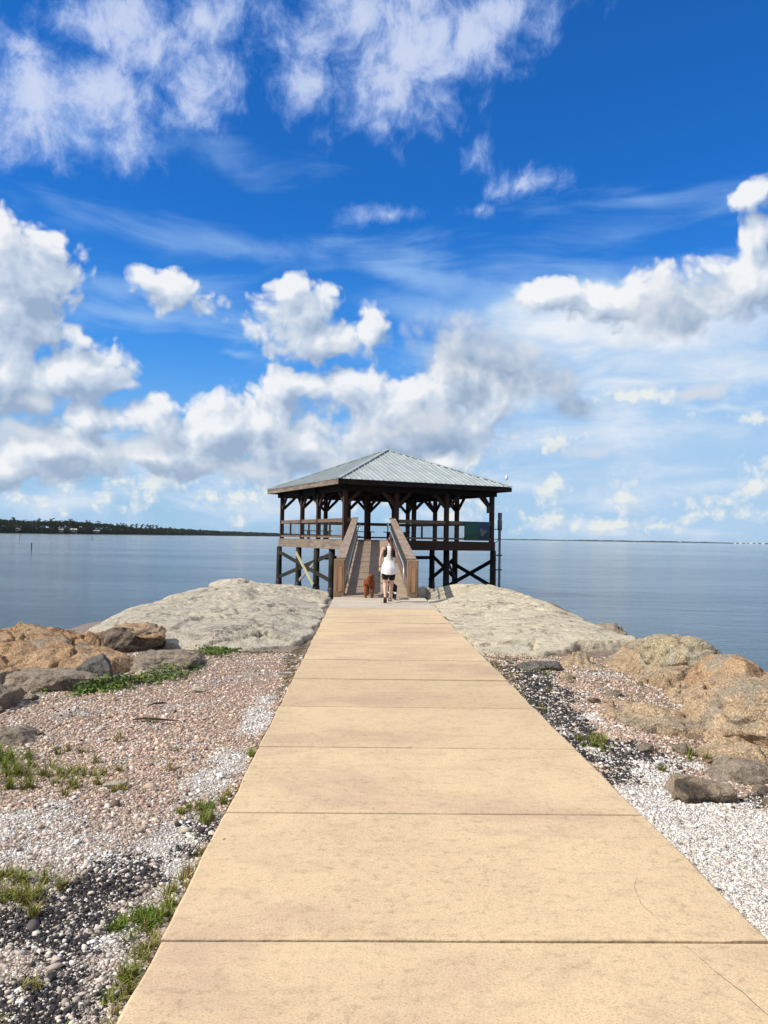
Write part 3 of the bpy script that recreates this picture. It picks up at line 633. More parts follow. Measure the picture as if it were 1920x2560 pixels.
def build_path():
    mw = path_mat('tan_concrete', (0.715, 0.555, 0.345), (0.66, 0.505, 0.315), (0.485, 0.365, 0.235))
    mg = path_mat('pale_concrete', (0.62, 0.56, 0.45), (0.55, 0.495, 0.40), (0.44, 0.395, 0.32))
    md = mat_plain('joint_dirt', (0.03, 0.022, 0.018), .95)
    ys = [-20, -15, -10, -5, .32, 1.74, 3.165, 4.60, 6.025, 7.46, 8.905, 10.30, 11.84, 13.3, 14.80, 16.25, 17.70, 19.35, 21.02]
    v = []; f = []; c = []; mi = []
    for i in range(len(ys)-1):
        g = .0022+.0007*max(ys[i], 0)
        y0, y1 = ys[i]+g+(.001 if i == 6 else 0), ys[i+1]-g-(.001 if i == 5 else 0); tint = 1+random.uniform(-.05, .035)-(.05 if 7 < ys[i] < 10 else 0); dz = random.uniform(-.002, .002)
        tilt = random.uniform(-.0015, .0015)
        # fine top grid so edges can wander; bevelled rim
        nx, ny = (40 if i not in (5, 6) else 160), 24 if y0 > 0 else 3
        X = np.linspace(PX0, PX1, nx); Y = np.linspace(y0, y1, ny)
        if ny > 4: Y[1] = y0+.008+.0016*y0; Y[-2] = y1-.008-.0016*y0
        X[1] = PX0+.012; X[-2] = PX1-.012
        gx, gy = np.meshgrid(X, Y); P = np.c_[gx.ravel(), gy.ravel()]
        e = .016*fbm(np.c_[P[:, 1]*3, P[:, 0]*0+i], 4, 71); ex = np.where(P[:, 0] < 0, e, -e)
        edge = np.isclose(P[:, 0], PX0) | np.isclose(P[:, 0], PX1) | np.isclose(P[:, 1], y0) | np.isclose(P[:, 1], y1)
        near = (P[:, 0] <= X[1]+1e-6) | (P[:, 0] >= X[-2]-1e-6)
        P2 = P.copy(); P2[:, 0] += np.where(near, ex, 0)
        je = (.0042 if i not in (5, 6) else .006)*fbm(np.c_[P[:, 0]*(9 if i not in (5, 6) else 14), P[:, 1]*0+i*3], 5, 72, gain=.7)
        P2[:, 1] += np.where(np.isclose(P[:, 1], y0), je+.002, 0)-np.where(np.isclose(P[:, 1], y1), .002+je, 0)
        z = dz+tilt*(P[:, 0]-.4)+.0015*fbm(P*1.5, 3, 73)-np.where(edge, .006, 0)
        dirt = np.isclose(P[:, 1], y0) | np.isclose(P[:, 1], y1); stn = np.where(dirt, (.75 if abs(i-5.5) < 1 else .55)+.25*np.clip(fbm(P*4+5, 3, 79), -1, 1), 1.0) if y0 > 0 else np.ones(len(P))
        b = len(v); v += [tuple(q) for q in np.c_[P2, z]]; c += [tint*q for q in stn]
        idx = np.arange(nx*ny).reshape(ny, nx)+b
        mt = 0 if y0 < 17.6 else 1
        for a_ in np.stack([idx[:-1, :-1], idx[:-1, 1:], idx[1:, 1:], idx[1:, :-1]], -1).reshape(-1, 4): f.append(list(map(int, a_))); mi.append(mt)
        # skirts
        def skirt(line):
            bb = len(v)
            for q in line: p = v[q]; v.append((p[0], p[1], -.13)); c.append(tint)
            for k in range(len(line)-1): f.append([int(line[k+1]), int(line[k]), bb+k, bb+k+1]); mi.append(mt)
        skirt(idx[0][::-1]); skirt(idx[-1]); skirt(idx[:, 0]); skirt(idx[:, -1][::-1])
    # dirt bed seen in the joints
    b = len(v)
    for x, y in ((PX0+.03, -20), (PX1-.03, -20), (PX1-.03, 21.0), (PX0+.03, 21.0)): v.append((x, y, -.022)); c.append(1)
    f.append([b, b+1, b+2, b+3]); mi.append(2)
    # hairline cracks: narrow ribbons
    def crack(pts, w):
        nonlocal v, f, c, mi
        pts = np.array(pts, float); L = []
        for k in range(len(pts)-1):
            for s in np.linspace(0, 1, 14, endpoint=False): L.append(pts[k]*(1-s)+pts[k+1]*s)
        L = np.array(L); L[:, 0] += .016*fbm(L*9, 4, 75); n = len(L); b = len(v)
        ww = w*(.35+1.0*np.clip(fbm(L*7, 3, 76)+.45, 0, 1))*np.sin(np.linspace(.15, 3.0, n))**.5
        for k in range(n): v.append((L[k, 0]-ww[k], L[k, 1], .0045)); v.append((L[k, 0]+ww[k], L[k, 1], .0045)); c += [1, 1]
        for k in range(n-1): f.append([b+2*k, b+2*k+1, b+2*k+3, b+2*k+2]); mi.append(2)
    crack([(1.33, 3.12), (1.35, 2.95), (1.40, 2.80), (1.42, 2.66), (1.46, 2.5)], .0013)
    crack([(1.30, 3.20), (1.30, 3.35), (1.27, 3.48), (1.30, 3.62), (1.36, 3.80)], .0007)
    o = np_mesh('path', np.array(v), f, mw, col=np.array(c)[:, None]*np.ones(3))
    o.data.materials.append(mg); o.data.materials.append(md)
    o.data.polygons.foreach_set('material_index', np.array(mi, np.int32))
    tag(o, kind='structure')
build_path()

# ------------------------------------------------------------------ water
def build_water():
    m, t, b = newmat('sea_water')
    tc = t.add('ShaderNodeTexCoord').outputs['Object']
    q = t.vec('MULTIPLY', tc, (0.62, 1.0, 1))
    n0 = t.noise(q, 4.5, 6, .65, .5).outputs[0]; n1 = t.noise(t.vec('MULTIPLY', tc, (.45, 1, 1)), .55, 4, .55, .4).outputs[0]; n2 = t.noise(t.vec('MULTIPLY', tc, (.25, 1, 1)), .07, 4, .6).outputs[0]
    n3 = t.noise(t.vec('MULTIPLY', tc, (.12, 1, 1)), .012, 4, .6).outputs[0]
    amp = t.ramp(t.math('ADD', t.math('MULTIPLY', n2, .6), t.math('MULTIPLY', n3, .4)), .40, .60, .45, 1.0)
    h = t.math('ADD', t.math('MULTIPLY', n0, .50), n1)
    nb = bump(t, t.math('MULTIPLY', h, amp), .85, .24)
    c = t.mix(n2, (0.045, 0.085, 0.115), (0.058, 0.10, 0.13))
    pset(t, b, base=c, rough=.09, normal=nb); b.inputs['IOR'].default_value = 1.333
    # a fan of rings so that the sheet reaches the horizon
    rad = [0, 5, 12, 25, 50, 120, 300, 800, 2000, 6000, 18000, 45000]; n = 64
    v = [(0, 20, WATER)]; f = []
    for i, r in enumerate(rad[1:]):
        for k in range(n): a = 2*math.pi*k/n; v.append((r*math.cos(a), 20+r*math.sin(a), WATER))
        for k in range(n):
            if i == 0: f.append([0, 1+k, 1+(k+1) % n])
            else: p = 1+(i-1)*n; s = 1+i*n; f.append([p+k, s+k, s+(k+1) % n, p+(k+1) % n])
    tag(np_mesh('water', np.array(v), f, m), kind='structure')
    m2 = mat_plain('sea_bed', (0.10, 0.09, 0.06), .9)
    tag(np_mesh('sea_bed', np.array([(x, y, -6.0) for x, y in ((-3000, -3000), (3000, -3000), (3000, 3000), (-3000, 3000))]), [[0, 1, 2, 3]], m2), kind='structure')
build_water()

# ------------------------------------------------------------------ rocks
def rock_mat(name, ca, cb, cc, pebbly=0.0, scale=1.0, crack=0.85, patch=None):
    m, t, b = newmat(name)
    tc = t.add('ShaderNodeTexCoord').outputs['Object']
    n1 = t.noise(tc, 1.6*scale, 6, .62, .5).outputs[0]; n2 = t.noise(tc, 7*scale, 7, .68, .3).outputs[0]; n3 = t.noise(tc, 55, 5, .7).outputs[0]
    c = t.mix(t.ramp(n1, .36, .64), ca, cb)
    c = t.mix(t.ramp(n2, .52, .72, 0, .8), c, cc)
    c = t.mix(t.ramp(n3, .50, .72, 0, .45), c, tuple(x*.45 for x in cc))
    if patch: c = t.mix(t.ramp(t.noise(t.vec('ADD', tc, (7, 3, 1)), .9*scale, 5, .6, .8).outputs[0], .52, .60, 0, .85), c, patch)
    n6 = t.noise(t.vec('MULTIPLY', t.vec('ADD', tc, (3, 8, 2)), (1, .7, 1.6)), 3.1*scale, 9, .72, .7).outputs[0]
    c = t.mix(t.ramp(n6, .54, .66, 0, .75), c, tuple(x*.42 for x in cc))
    c = t.mix(t.ramp(n6, .44, .34, 0, .35), c, tuple(min(.9, x*1.25) for x in ca))
    h = t.math('ADD', t.math('ADD', t.math('MULTIPLY', n2, 1.0), t.math('MULTIPLY', n3, .35)), t.math('MULTIPLY', n6, -1.2))
    nb = bump(t, h, .9, .06); nb = bump(t, n1, .8, .25, nb)
    if pebbly:
        v = t.add('ShaderNodeTexVoronoi', ins={'Vector': t.vec('ADD', tc, t.vec('MULTIPLY', t.noise(tc, 20, 2).outputs['Color'], (.02, .02, .02))), 'Scale': pebbly})
        sep = t.add('ShaderNodeSeparateColor', ins={0: v.outputs['Color']}); g = t.ramp(sep.outputs[0], 0, 1, .72, 1.35, smooth=False)
        c = t.mix(.8, c, t.mix(1.0, c, t.add('ShaderNodeCombineColor', ins={0: g, 1: g, 2: g}).outputs[0], 'MULTIPLY'))
        c = t.mix(t.ramp(v.outputs['Distance'], .4, .8, 0, .40), c, tuple(x*.4 for x in cc))
        nb = bump(t, t.math('MULTIPLY', v.outputs['Distance'], -1), .7, .014, nb)
    else:
        v = t.add('ShaderNodeTexVoronoi', feature='DISTANCE_TO_EDGE', ins={'Vector': t.vec('ADD', t.vec('MULTIPLY', tc, (.6, 1.3, 1)), t.vec('MULTIPLY', t.noise(tc, 1.5, 6, .7).outputs['Color'], (1.3, 1.3, 1.3))), 'Scale': 1.1})
        e = t.ramp(v.outputs['Distance'], .03, .0)
        mask = t.ramp(t.noise(tc, .8, 3).outputs[0], .5, .62)
        e = t.math('MULTIPLY', e, mask, 0)
        c = t.mix(t.math('MULTIPLY', e, crack), c, tuple(x*.3 for x in cc)); nb = bump(t, t.math('MULTIPLY', e, -1), .6, .04, nb)
    pset(t, b, base=c, rough=.9, spec=.2, normal=nb); return m
RM = dict(
 grey=rock_mat('grey_rock', (0.63, 0.575, 0.46), (0.53, 0.49, 0.40), (0.38, 0.35, 0.28)),
 cream=rock_mat('cream_rock', (0.72, 0.65, 0.49), (0.62, 0.56, 0.425), (0.47, 0.42, 0.31)),
 orange=rock_mat('orange_rock', (0.68, 0.48, 0.285), (0.56, 0.355, 0.20), (0.36, 0.235, 0.145), 62, 1.3, patch=(0.46, 0.40, 0.31)),
 tan=rock_mat('tan_rock', (0.68, 0.52, 0.34), (0.60, 0.44, 0.28), (0.40, 0.29, 0.19), 55, 1.5, patch=(0.46, 0.40, 0.30)),
 yellow=rock_mat('yellow_rock', (0.66, 0.54, 0.34), (0.50, 0.47, 0.36), (0.38, 0.31, 0.21), 60, 1.6),
 slate=rock_mat('slate_rock', (0.20, 0.195, 0.18), (0.27, 0.26, 0.235), (0.13, 0.125, 0.115), 0, 3),
 umber=rock_mat('umber_rock', (0.26, 0.20, 0.15), (0.36, 0.29, 0.22), (0.08, 0.06, 0.045), 0, 2, patch=(0.04, 0.033, 0.03)),
 stained=rock_mat('stained_rock', (0.56, 0.44, 0.31), (0.46, 0.37, 0.27), (0.32, 0.25, 0.18), 0, 2.2, patch=(0.05, 0.042, 0.038)),
 rubble=rock_mat('rubble_rock', (0.50, 0.42, 0.325), (0.38, 0.32, 0.25), (0.20, 0.16, 0.12), 0, 2.5))
def crag(P, sc, steps, seed):
    v = fbm(P*np.array(sc), 5, seed)*steps; f = v-np.floor(v)
    return (np.floor(v)+smooth(.0, .09, f)+.35*f)/steps/1.2
def blocks(P, cell, seed, warp=.35):
    # broken blocks: each with its own height and tilt, with gaps between
    rg = np.random.default_rng(seed); lo = P.min(0)-1; hi = P.max(0)+1
    gx, gy = np.meshgrid(np.arange(lo[0], hi[0], cell), np.arange(lo[1], hi[1], cell)); S = np.c_[gx.ravel(), gy.ravel()]+rg.uniform(-.42, .42, (gx.size, 2))*cell
    Q = P+warp*cell*np.c_[fbm(P*1.1/cell, 4, seed), fbm(P*1.1/cell+40, 4, seed+3)]
    d1 = np.full(len(P), 1e9); d2 = d1.copy(); i1 = np.zeros(len(P), int)
    for k, s in enumerate(S):
        d = np.hypot(Q[:, 0]-s[0], (Q[:, 1]-s[1])*.75); c = d < d1
        d2 = np.where(c, d1, np.minimum(d2, d)); d1 = np.where(c, d, d1); i1 = np.where(c, k, i1)
    h = rg.uniform(-1, 1, len(S))[i1]; tl = rg.normal(0, 1, (len(S), 2))[i1]; t_ = ((Q-S[i1])*tl).sum(1)/cell
    return h, t_, d2-d1
def slab(name, poly, zf, mat, label, cat, st=.038, drop=.35, edge_n=.16, seed=1, seaward=None, group=None):
    poly = np.array(poly, float); lo = poly.min(0)-.5; hi = poly.max(0)+.5
    P, F = grid(lo[0], hi[0], lo[1], hi[1], st)
    s = sdist(P, poly)+edge_n*fbm(P*1.3, 4, seed)
    g = zland(P)
    z = zf(P, s)
    out = np.clip(-s, 0, 9)
    z = np.where(s < 0, z-out*drop/.06, z)
    z = np.maximum(z, g-.5)
    keep = s > -.3; kf = keep[F].all(1); F = F[kf]
    used = np.unique(F); rm = np.full(len(P), -1); rm[used] = np.arange(len(used))
    o = np_mesh(name, np.c_[P, z][used], rm[F], mat, smooth=True)
    return tag(o, label, cat, group)
GL = [(-.84, 13.0), (-.97, 11.9), (-1.6, 11.45), (-2.3, 11.25), (-2.9, 11.5), (-4.4, 12.6), (-5.6, 14.8), (-5.7, 17.5), (-5.55, 20.5), (-5.2, 23.2), (-4.4, 25.8), (-3.2, 27.3), (-1.9, 26.6), (-1.05, 24), (-.9, 21), (-.86, 17)]
def zl(P, s):
    x, y = P[:, 0], P[:, 1]
    z = -.02+.10*smooth(0, 1.2, s)+.10*smooth(-1.3, -3.4, x)*smooth(11.5, 18, y)
    z += .16*np.exp(-(((x+3.0)/.7)**2+((y-19)/1.2)**2))-.12*np.exp(-(((x+2.55)/.25)**2+((y-18.6)/.5)**2))
    n = fbm(P*np.array([.8, .55]), 5, 81); z += .05*n*smooth(0, .7, s)
    z += -.05*np.clip(.12-np.abs(fbm(P*np.array([.9, .6])+3, 4, 82)), 0, .12)/.12*smooth(.1, .6, s)
    z += .016*fbm(P*6, 5, 83)+.10*crag(P, (.55, .4), 5, 86)*smooth(.1, .8, s)+.045*crag(P, (2.2, 1.4), 3, 87)*smooth(.0, .3, s)
    z -= .09*smooth(.022, .0, np.abs(fbm(P*np.array([.4, .7])+9, 4, 88)))*smooth(.2, .6, s)+.05*smooth(.02, .0, np.abs(fbm(P*np.array([.9, 1.3])+29, 4, 89)))*smooth(.2, .6, s)
    h, tl, e = blocks(P, 2.4, 501, .6); z += .035*h+.03*tl-.10*smooth(.05, .0, e)*smooth(-.35, .15, fbm(P*.5+50, 3, 502))*smooth(0, .3, s)
    return z-.40*smooth(-4.3, -5.7, x)-.12*smooth(20, 26, y)
slab('rock_shelf', GL, zl, RM['grey'], 'broad pale grey rock shelf between the orange rock and the foot of the ramp', 'rock shelf', seed=91)
GR = [(1.74, 20.6), (1.73, 16), (1.73, 12.6), (1.74, 11.2), (2.6, 11.15), (3.35, 11.9), (4.35, 12.0), (4.75, 13.2), (4.85, 15.8), (5.1, 19.5), (5.25, 23.5), (4.7, 26), (3.6, 26.9), (2.4, 27.3), (2.05, 25), (1.95, 22)]
def zr_(P, s):
    x, y = P[:, 0], P[:, 1]
    z = -.03+.08*smooth(0, 1.3, s)+.07*smooth(2.2, 3.6, x)*smooth(11.2, 13, y)-.22*smooth(4.2, 5.3, x)
    z += .04*fbm(P*np.array([.7, .5]), 5, 84)*smooth(0, .8, s)+.014*fbm(P*6, 5, 85)+.08*crag(P, (.45, .4), 5, 286)*smooth(.1, .8, s)+.035*crag(P, (2.0, 1.4), 3, 287)*smooth(.0, .3, s)
    z -= .08*smooth(.02, .0, np.abs(fbm(P*np.array([.4, .8])+19, 4, 288)))*smooth(.2, .6, s)
    h, tl, e = blocks(P, 2.6, 511, .6); z += .03*h+.025*tl-.09*smooth(.05, .0, e)*smooth(-.35, .15, fbm(P*.5+60, 3, 512))*smooth(0, .3, s)
    z += .07*smooth(2.9, 3.4, x)*smooth(.35, .05, s)*smooth(14, 12.4, y)
    return z-.25*smooth(20.5, 22.5, y)*smooth(3.2, 2.0, x)
slab('rock_shelf', GR, zr_, RM['cream'], 'broad cream coloured rock shelf sloping to the water beside the pale end of the path', 'rock shelf', seed=92, drop=.3)

def rock(name, c, r, mat, label, seed, rz=0., planes=12, cut=(.62, .9), amp=.10, top=None, group=None, cat='rock', fine=6, tilt=(0, 0), nscale=1.6, ridge=.05):
    bm = bmesh.new(); bmesh.ops.create_icosphere(bm, subdivisions=fine, radius=1.0)
    V = np.array([v.co[:] for v in bm.verts]); F = np.array([[v.index for v in f.verts] for f in bm.faces]); bm.free()
    rg = np.random.default_rng(seed)
    if top: V[:, 2] = np.where(V[:, 2] > top, top+(V[:, 2]-top)*.15, V[:, 2])
    for k in range(planes):
        n = rg.normal(size=3); n[2] *= .6; n /= np.linalg.norm(n); d = rg.uniform(*cut)
        q = V@n-d; V = V-np.outer(np.clip(q, 0, 9)*.985, n)
    S = V*np.array(r); u = V/np.linalg.norm(V, axis=1)[:, None]
    f1 = fbm(S*nscale+seed, 6, seed, gain=.56)
    rd = np.clip(.10-np.abs(fbm(S*nscale*.9+seed*2.1, 4, seed+9)), 0, .1)/.1
    f3 = fbm(S*14, 3, seed+20); fv = fbm(S*nscale*1.3+3, 4, seed+31)*4; ff = fv-np.floor(fv); f3 = f3+(np.floor(fv)+smooth(0, .2, ff))*(1.5 if r[0] > .2 else 0)*min(1, max(r)*1.2)*1.4
    S = S+u*(amp*f1-ridge*rd+.012*f3)[:, None]
    a, bb = tilt; Rm = np.array((Matrix.Rotation(rz, 3, 'Z') @ Matrix.Rotation(a, 3, 'X') @ Matrix.Rotation(bb, 3, 'Y')))
    S = S@Rm.T
    o = np_mesh(name, S, F, mat, smooth=True); o.location = c
    return tag(o, label, cat, group)
G1 = 'rocks on the left bank'; G2 = 'rocks on the right bank'
def zo(P, s):
    x, y = P[:, 0], P[:, 1]
    h, tl, e = blocks(P, 1.0, 521, .4)
    z = -.05+.06*h+.08*tl-.30*smooth(.07, .0, e)*smooth(-.5, .0, fbm(P*.8+50, 3, 522))+.0+.10*smooth(0, .2, s)+.17*smooth(.1, 1.5, s)+.06*fbm(P*.9, 5, 401)+.24*crag(P, (.55, .75), 6, 402)*smooth(-.1, .5, s)+.09*crag(P, (2.2, 2.2), 3, 403)+.025*fbm(P*7, 5, 404)
    return z-.14*smooth(.022, .0, np.abs(fbm(P*.7+9, 4, 405)))-.09*smooth(.02, .0, np.abs(fbm(P*1.5+4, 4, 406)))
slab('rock', [(-2.85, 9.15), (-3.2, 8.65), (-3.8, 8.35), (-4.6, 8.25), (-6.3, 8.5), (-6.7, 10.5), (-6, 12.3), (-4.6, 12.5), (-3.75, 12.3), (-3.6, 11.6), (-3.7, 11.0), (-3.15, 10.6), (-2.8, 9.9)], zo, RM['orange'], 'largest orange rock, low and ledged with a pebbly crust, at the left water edge', 'rock', st=.03, edge_n=.16, drop=.6, seed=410, group=G1)
rock('rock', (-3.22, 11.45, .20), (.46, .50, .13), RM['orange'], 'small orange topped rock with a dark broken underside beside the grey shelf', 102, planes=14, amp=.08, group=G1, tilt=(.0, .1))
rock('rock', (-3.42, 11.3, .02), (.55, .46, .24), RM['umber'], 'dark rock standing in for the shaded hollow between the two orange rocks', 103, planes=16, amp=.12, group=G1)  # umber colour stands in for the shade inside the hollow
rock('rock', (-3.02, 8.95, .03), (.30, .24, .30), RM['slate'], 'grey speckled wedge shaped rock leaning on the orange rock', 104, rz=.5, planes=9, cut=(.42, .7), amp=.02, group=G1, tilt=(.3, -.45), ridge=0)
rock('rock', (-2.62, 10.15, -.06), (.62, .75, .17), RM['rubble'], 'flat cracked grey slab of rock in front of the dark hollow', 105, planes=10, top=.5, amp=.06, group=G1)
rock('rock', (-2.35, 9.55, -.08), (.40, .42, .12), RM['grey'], 'thin pale slab of rock edged by green plants', 106, planes=10, top=.5, amp=.05, group=G1)
rock('rock', (-3.75, 7.75, -.05), (.50, .45, .19), RM['rubble'], 'dark sided rock at the left frame edge among green plants', 107, planes=12, amp=.08, group=G1)
rock('rock', (-2.95, 6.35, -.06), (.42, .28, .10), RM['rubble'], 'low cracked rock behind the large grass patch', 108, planes=12, amp=.06, group=G1, rz=.2)
rock('rock', (-4.35, 27.0, -.16), (1.0, .6, .27), RM['grey'], 'rounded pale rock at the far tip of the left bank', 109, planes=10, amp=.1, group=G1)
rock('rock', (-3.55, 8.75, -.10), (.85, .40, .24), RM['rubble'], 'grey brown ledge of rock with a shaded overhang above the plants', 110, planes=12, top=.6, amp=.06, group=G1, rz=-.2)
rock('rock', (-5.6, 13.2, -.55), (.9, 1.0, .55), RM['umber'], 'dark wet rock at the waterline behind the orange rock', 111, planes=14, amp=.12, group=G1)
# right bank
def zt2(P, s):
    x, y = P[:, 0], P[:, 1]
    h, tl, e = blocks(P, .85, 531, .4)
    z = -.30*smooth(8.0, 10.0, y)*smooth(4.1, 3.2, x)-.05+.085*h*smooth(0, .3, s)+.10*tl-.28*smooth(.07, .0, e)*smooth(-.5, .0, fbm(P*.8+50, 3, 532))-.06+.06*smooth(0, .2, s)+.05*smooth(.1, 1.3, s)+.14*smooth(2.9, 4.0, x)+.05*fbm(P*.9, 5, 421)+.16*crag(P, (.6, .5), 6, 422)*smooth(-.1, .5, s)+.10*crag(P, (2.2, 1.6), 3, 423)+.025*fbm(P*7, 5, 424)
    return z-.14*smooth(.022, .0, np.abs(fbm(P*.7+9, 4, 425)))-.09*smooth(.02, .0, np.abs(fbm(P*1.5+4, 4, 426)))
slab('rock', [(2.05, 10.75), (2.9, 11.05), (4.2, 11.7), (4.6, 10.8), (4.45, 8.5), (4.2, 6.6), (3.5, 5.9), (2.95, 6.2), (2.62, 7.0), (2.4, 8.0), (2.5, 9.0), (2.3, 9.8)], zt2, RM['tan'], 'long low tan rock shelf running down beside the black gravel', 'rock', st=.03, edge_n=.22, drop=.5, seed=430, group=G2)
rock('rock', (4.00, 9.75, .06), (.66, .55, .36), RM['yellow'], 'yellow grey rock with a steep shaded end against the water', 122, planes=9, cut=(.6, .8), amp=.07, group=G2)
rock('rock', (4.0, 8.3, .06), (.58, .60, .34), RM['orange'], 'orange crusted rock at the right water edge', 123, planes=12, amp=.10, group=G2)
rock('rock', (3.70, 6.95, .02), (.85, .9, .40), RM['tan'], 'biggest tan rock, rounded and pitted, at the right frame edge', 124, planes=12, cut=(.7, .92), amp=.12, group=G2)
rock('rock', (2.72, 7.15, -.13), (.42, .68, .20), RM['tan'], 'flat brown tan rock between the black gravel and the biggest tan rock', 125, planes=10, amp=.06, group=G2, rz=.3)
rock('rock', (2.22, 5.12, -.045), (.27, .20, .145), RM['stained'], 'small brown rock with a black wet stain on the white gravel', 126, rz=-.5, planes=9, cut=(.55, .8), amp=.035, group=G2, ridge=.01)
rock('rock', (2.75, 5.55, -.10), (.30, .28, .13), RM['rubble'], 'broken brown rock under the biggest tan rock', 127, planes=12, amp=.06, group=G2)
rock('rock', (2.35, 10.1, -.06), (.30, .22, .10), RM['slate'], 'dark grey flat rock in the black gravel near the cream shelf', 128, planes=10, amp=.04, group=G2)
rock('rock', (2.5, 9.35, -.06), (.14, .13, .08), RM['tan'], 'fist sized pink tan rock in the black gravel', 129, planes=8, amp=.02, group=G2)
rock('rock', (4.62, 12.0, -.05), (.38, .45, .17), RM['grey'], 'grey lip of rock at the corner of the cream shelf by the water', 130, planes=10, amp=.05, group=G2)
rock('rock', (2.95, 6.0, -.10), (.34, .30, .16), RM['tan'], 'tan lump of rock in the rubble in front of the biggest tan rock', 131, planes=10, amp=.06, group=G2)
rock('rock', (4.85, 15.1, -.25), (.35, .9, .22), RM['rubble'], 'brown rough rock below the edge of the cream shelf', 132, planes=12, amp=.08, group=G2)
rock('rock', (4.9, 20.2, -.25), (.4, 1.2, .24), RM['rubble'], 'narrow dark rock along the far edge of the cream shelf', 133, planes=12, amp=.08, group=G2)
rock('rock', (5.0, 10.6, -.9), (.9, 1.1, .5), RM['umber'], 'dark rock half under water below the yellow grey rock', 134, planes=14, amp=.12, group=G2)
rock('rock', (4.9, 7.6, -.75), (.8, 1.2, .6), RM['umber'], 'dark rock half under water below the orange crusted rock', 135, planes=14, amp=.12, group=G2)
rock('rock', (2.15, 26.8, -.35), (.6, .7, .3), RM['grey'], 'pale rock at the far tip of the right bank beside the ramp', 136, planes=12, amp=.08, group=G2)

# rubble along the foot of the rocks
protoR = [None, None, None]
def rubble(lst, label, group):
    for i, (x, y) in enumerate(lst):
        k = i % 3; s = random.uniform(.045, .11)
        if protoR[k] is None: o = rock('rubble_stone', (0, 0, 0), (1, .8, .55), RM['rubble' if k else 'tan'], label, 160+k, planes=9, cut=(.5, .8), amp=.12, fine=4, ridge=.03, cat='stone'); protoR[k] = o
        else: o = protoR[k].copy(); COL.objects.link(o)
        o.scale = (s, s*random.uniform(.8, 1.1), s*random.uniform(.7, 1)); o.rotation_euler = (random.uniform(-.3, .3), random.uniform(-.3, .3), random.uniform(0, 6.3))
        o.location = (x, y, float(zland(np.array([(x, y)]))[0])+s*.18); tag(o, label, 'stone', group)
rubble([(2.62+.35*random.random()-.12*k/10, 4.9+.26*k+.1*random.random()) for k in range(9)]+[(2.45+random.uniform(-.2, .35), random.uniform(6.2, 9.6)) for k in range(5)]+[(random.uniform(2.6, 3.2), random.uniform(5.0, 6.0)) for k in range(5)], 'small broken stone in the rubble below the tan rock shelf', 'rubble stones by the right rocks')
rubble([(-2.75+random.uniform(-.25, .45), 9.0+.3*k) for k in range(5)]+[(-3.2+random.uniform(-.5, .6), random.uniform(7.3, 8.2)) for k in range(4)]+[(random.uniform(-2.9, -2.2), random.uniform(6.2, 6.8)) for k in range(3)], 'small broken stone in the gravel in front of the orange rock', 'rubble stones by the left rocks')

# loose stones one can pick out
for i, (x, y, a, b_, c_, rzz, lab) in enumerate(((-1.62, 5.22, .10, .030, .012, .5, 'long thin white stone lying below the large grass patch'), (-.98, 4.42, .045, .025, .014, .1, 'larger of two flat white stones by the path edge grass'), (-.925, 4.36, .026, .018, .01, -.2, 'smaller of two flat white stones by the path edge grass'), (-1.75, 8.35, .11, .045, .03, -.1, 'pale flat stone lying on the pink gravel'), (2.52, 5.3, .05, .04, .02, 0, 'pale grey pebble beside the stained brown rock'))):
    rock('stone', (x, y, -.045+c_*.6), (a, b_, c_), RM['grey'] if i != 1 else RM['cream'], lab, 140+i, rz=rzz, planes=8, amp=.006, fine=3, ridge=0, cat='stone', group='loose pale stones')
for i, (p, q, lab) in enumerate((((-2.05, 7.02, -.04), (-1.62, 6.90, -.02), 'longer dark dry stick lying on the pink gravel'), ((-2.05, 7.55, -.03), (-1.9, 7.62, -.02), 'short dark twig behind the longer stick'))):
    s = MB(); p = Vector(p); q = Vector(q)
    s.tube([p, p.lerp(q, .3)+Vector((0, .01, .012)), p.lerp(q, .7)+Vector((0, -.008, .01)), q], [.006, .010, .009, .004], 6)
    tag(s.build('stick', M['brace'], smooth=True), lab, 'stick', 'dry sticks')

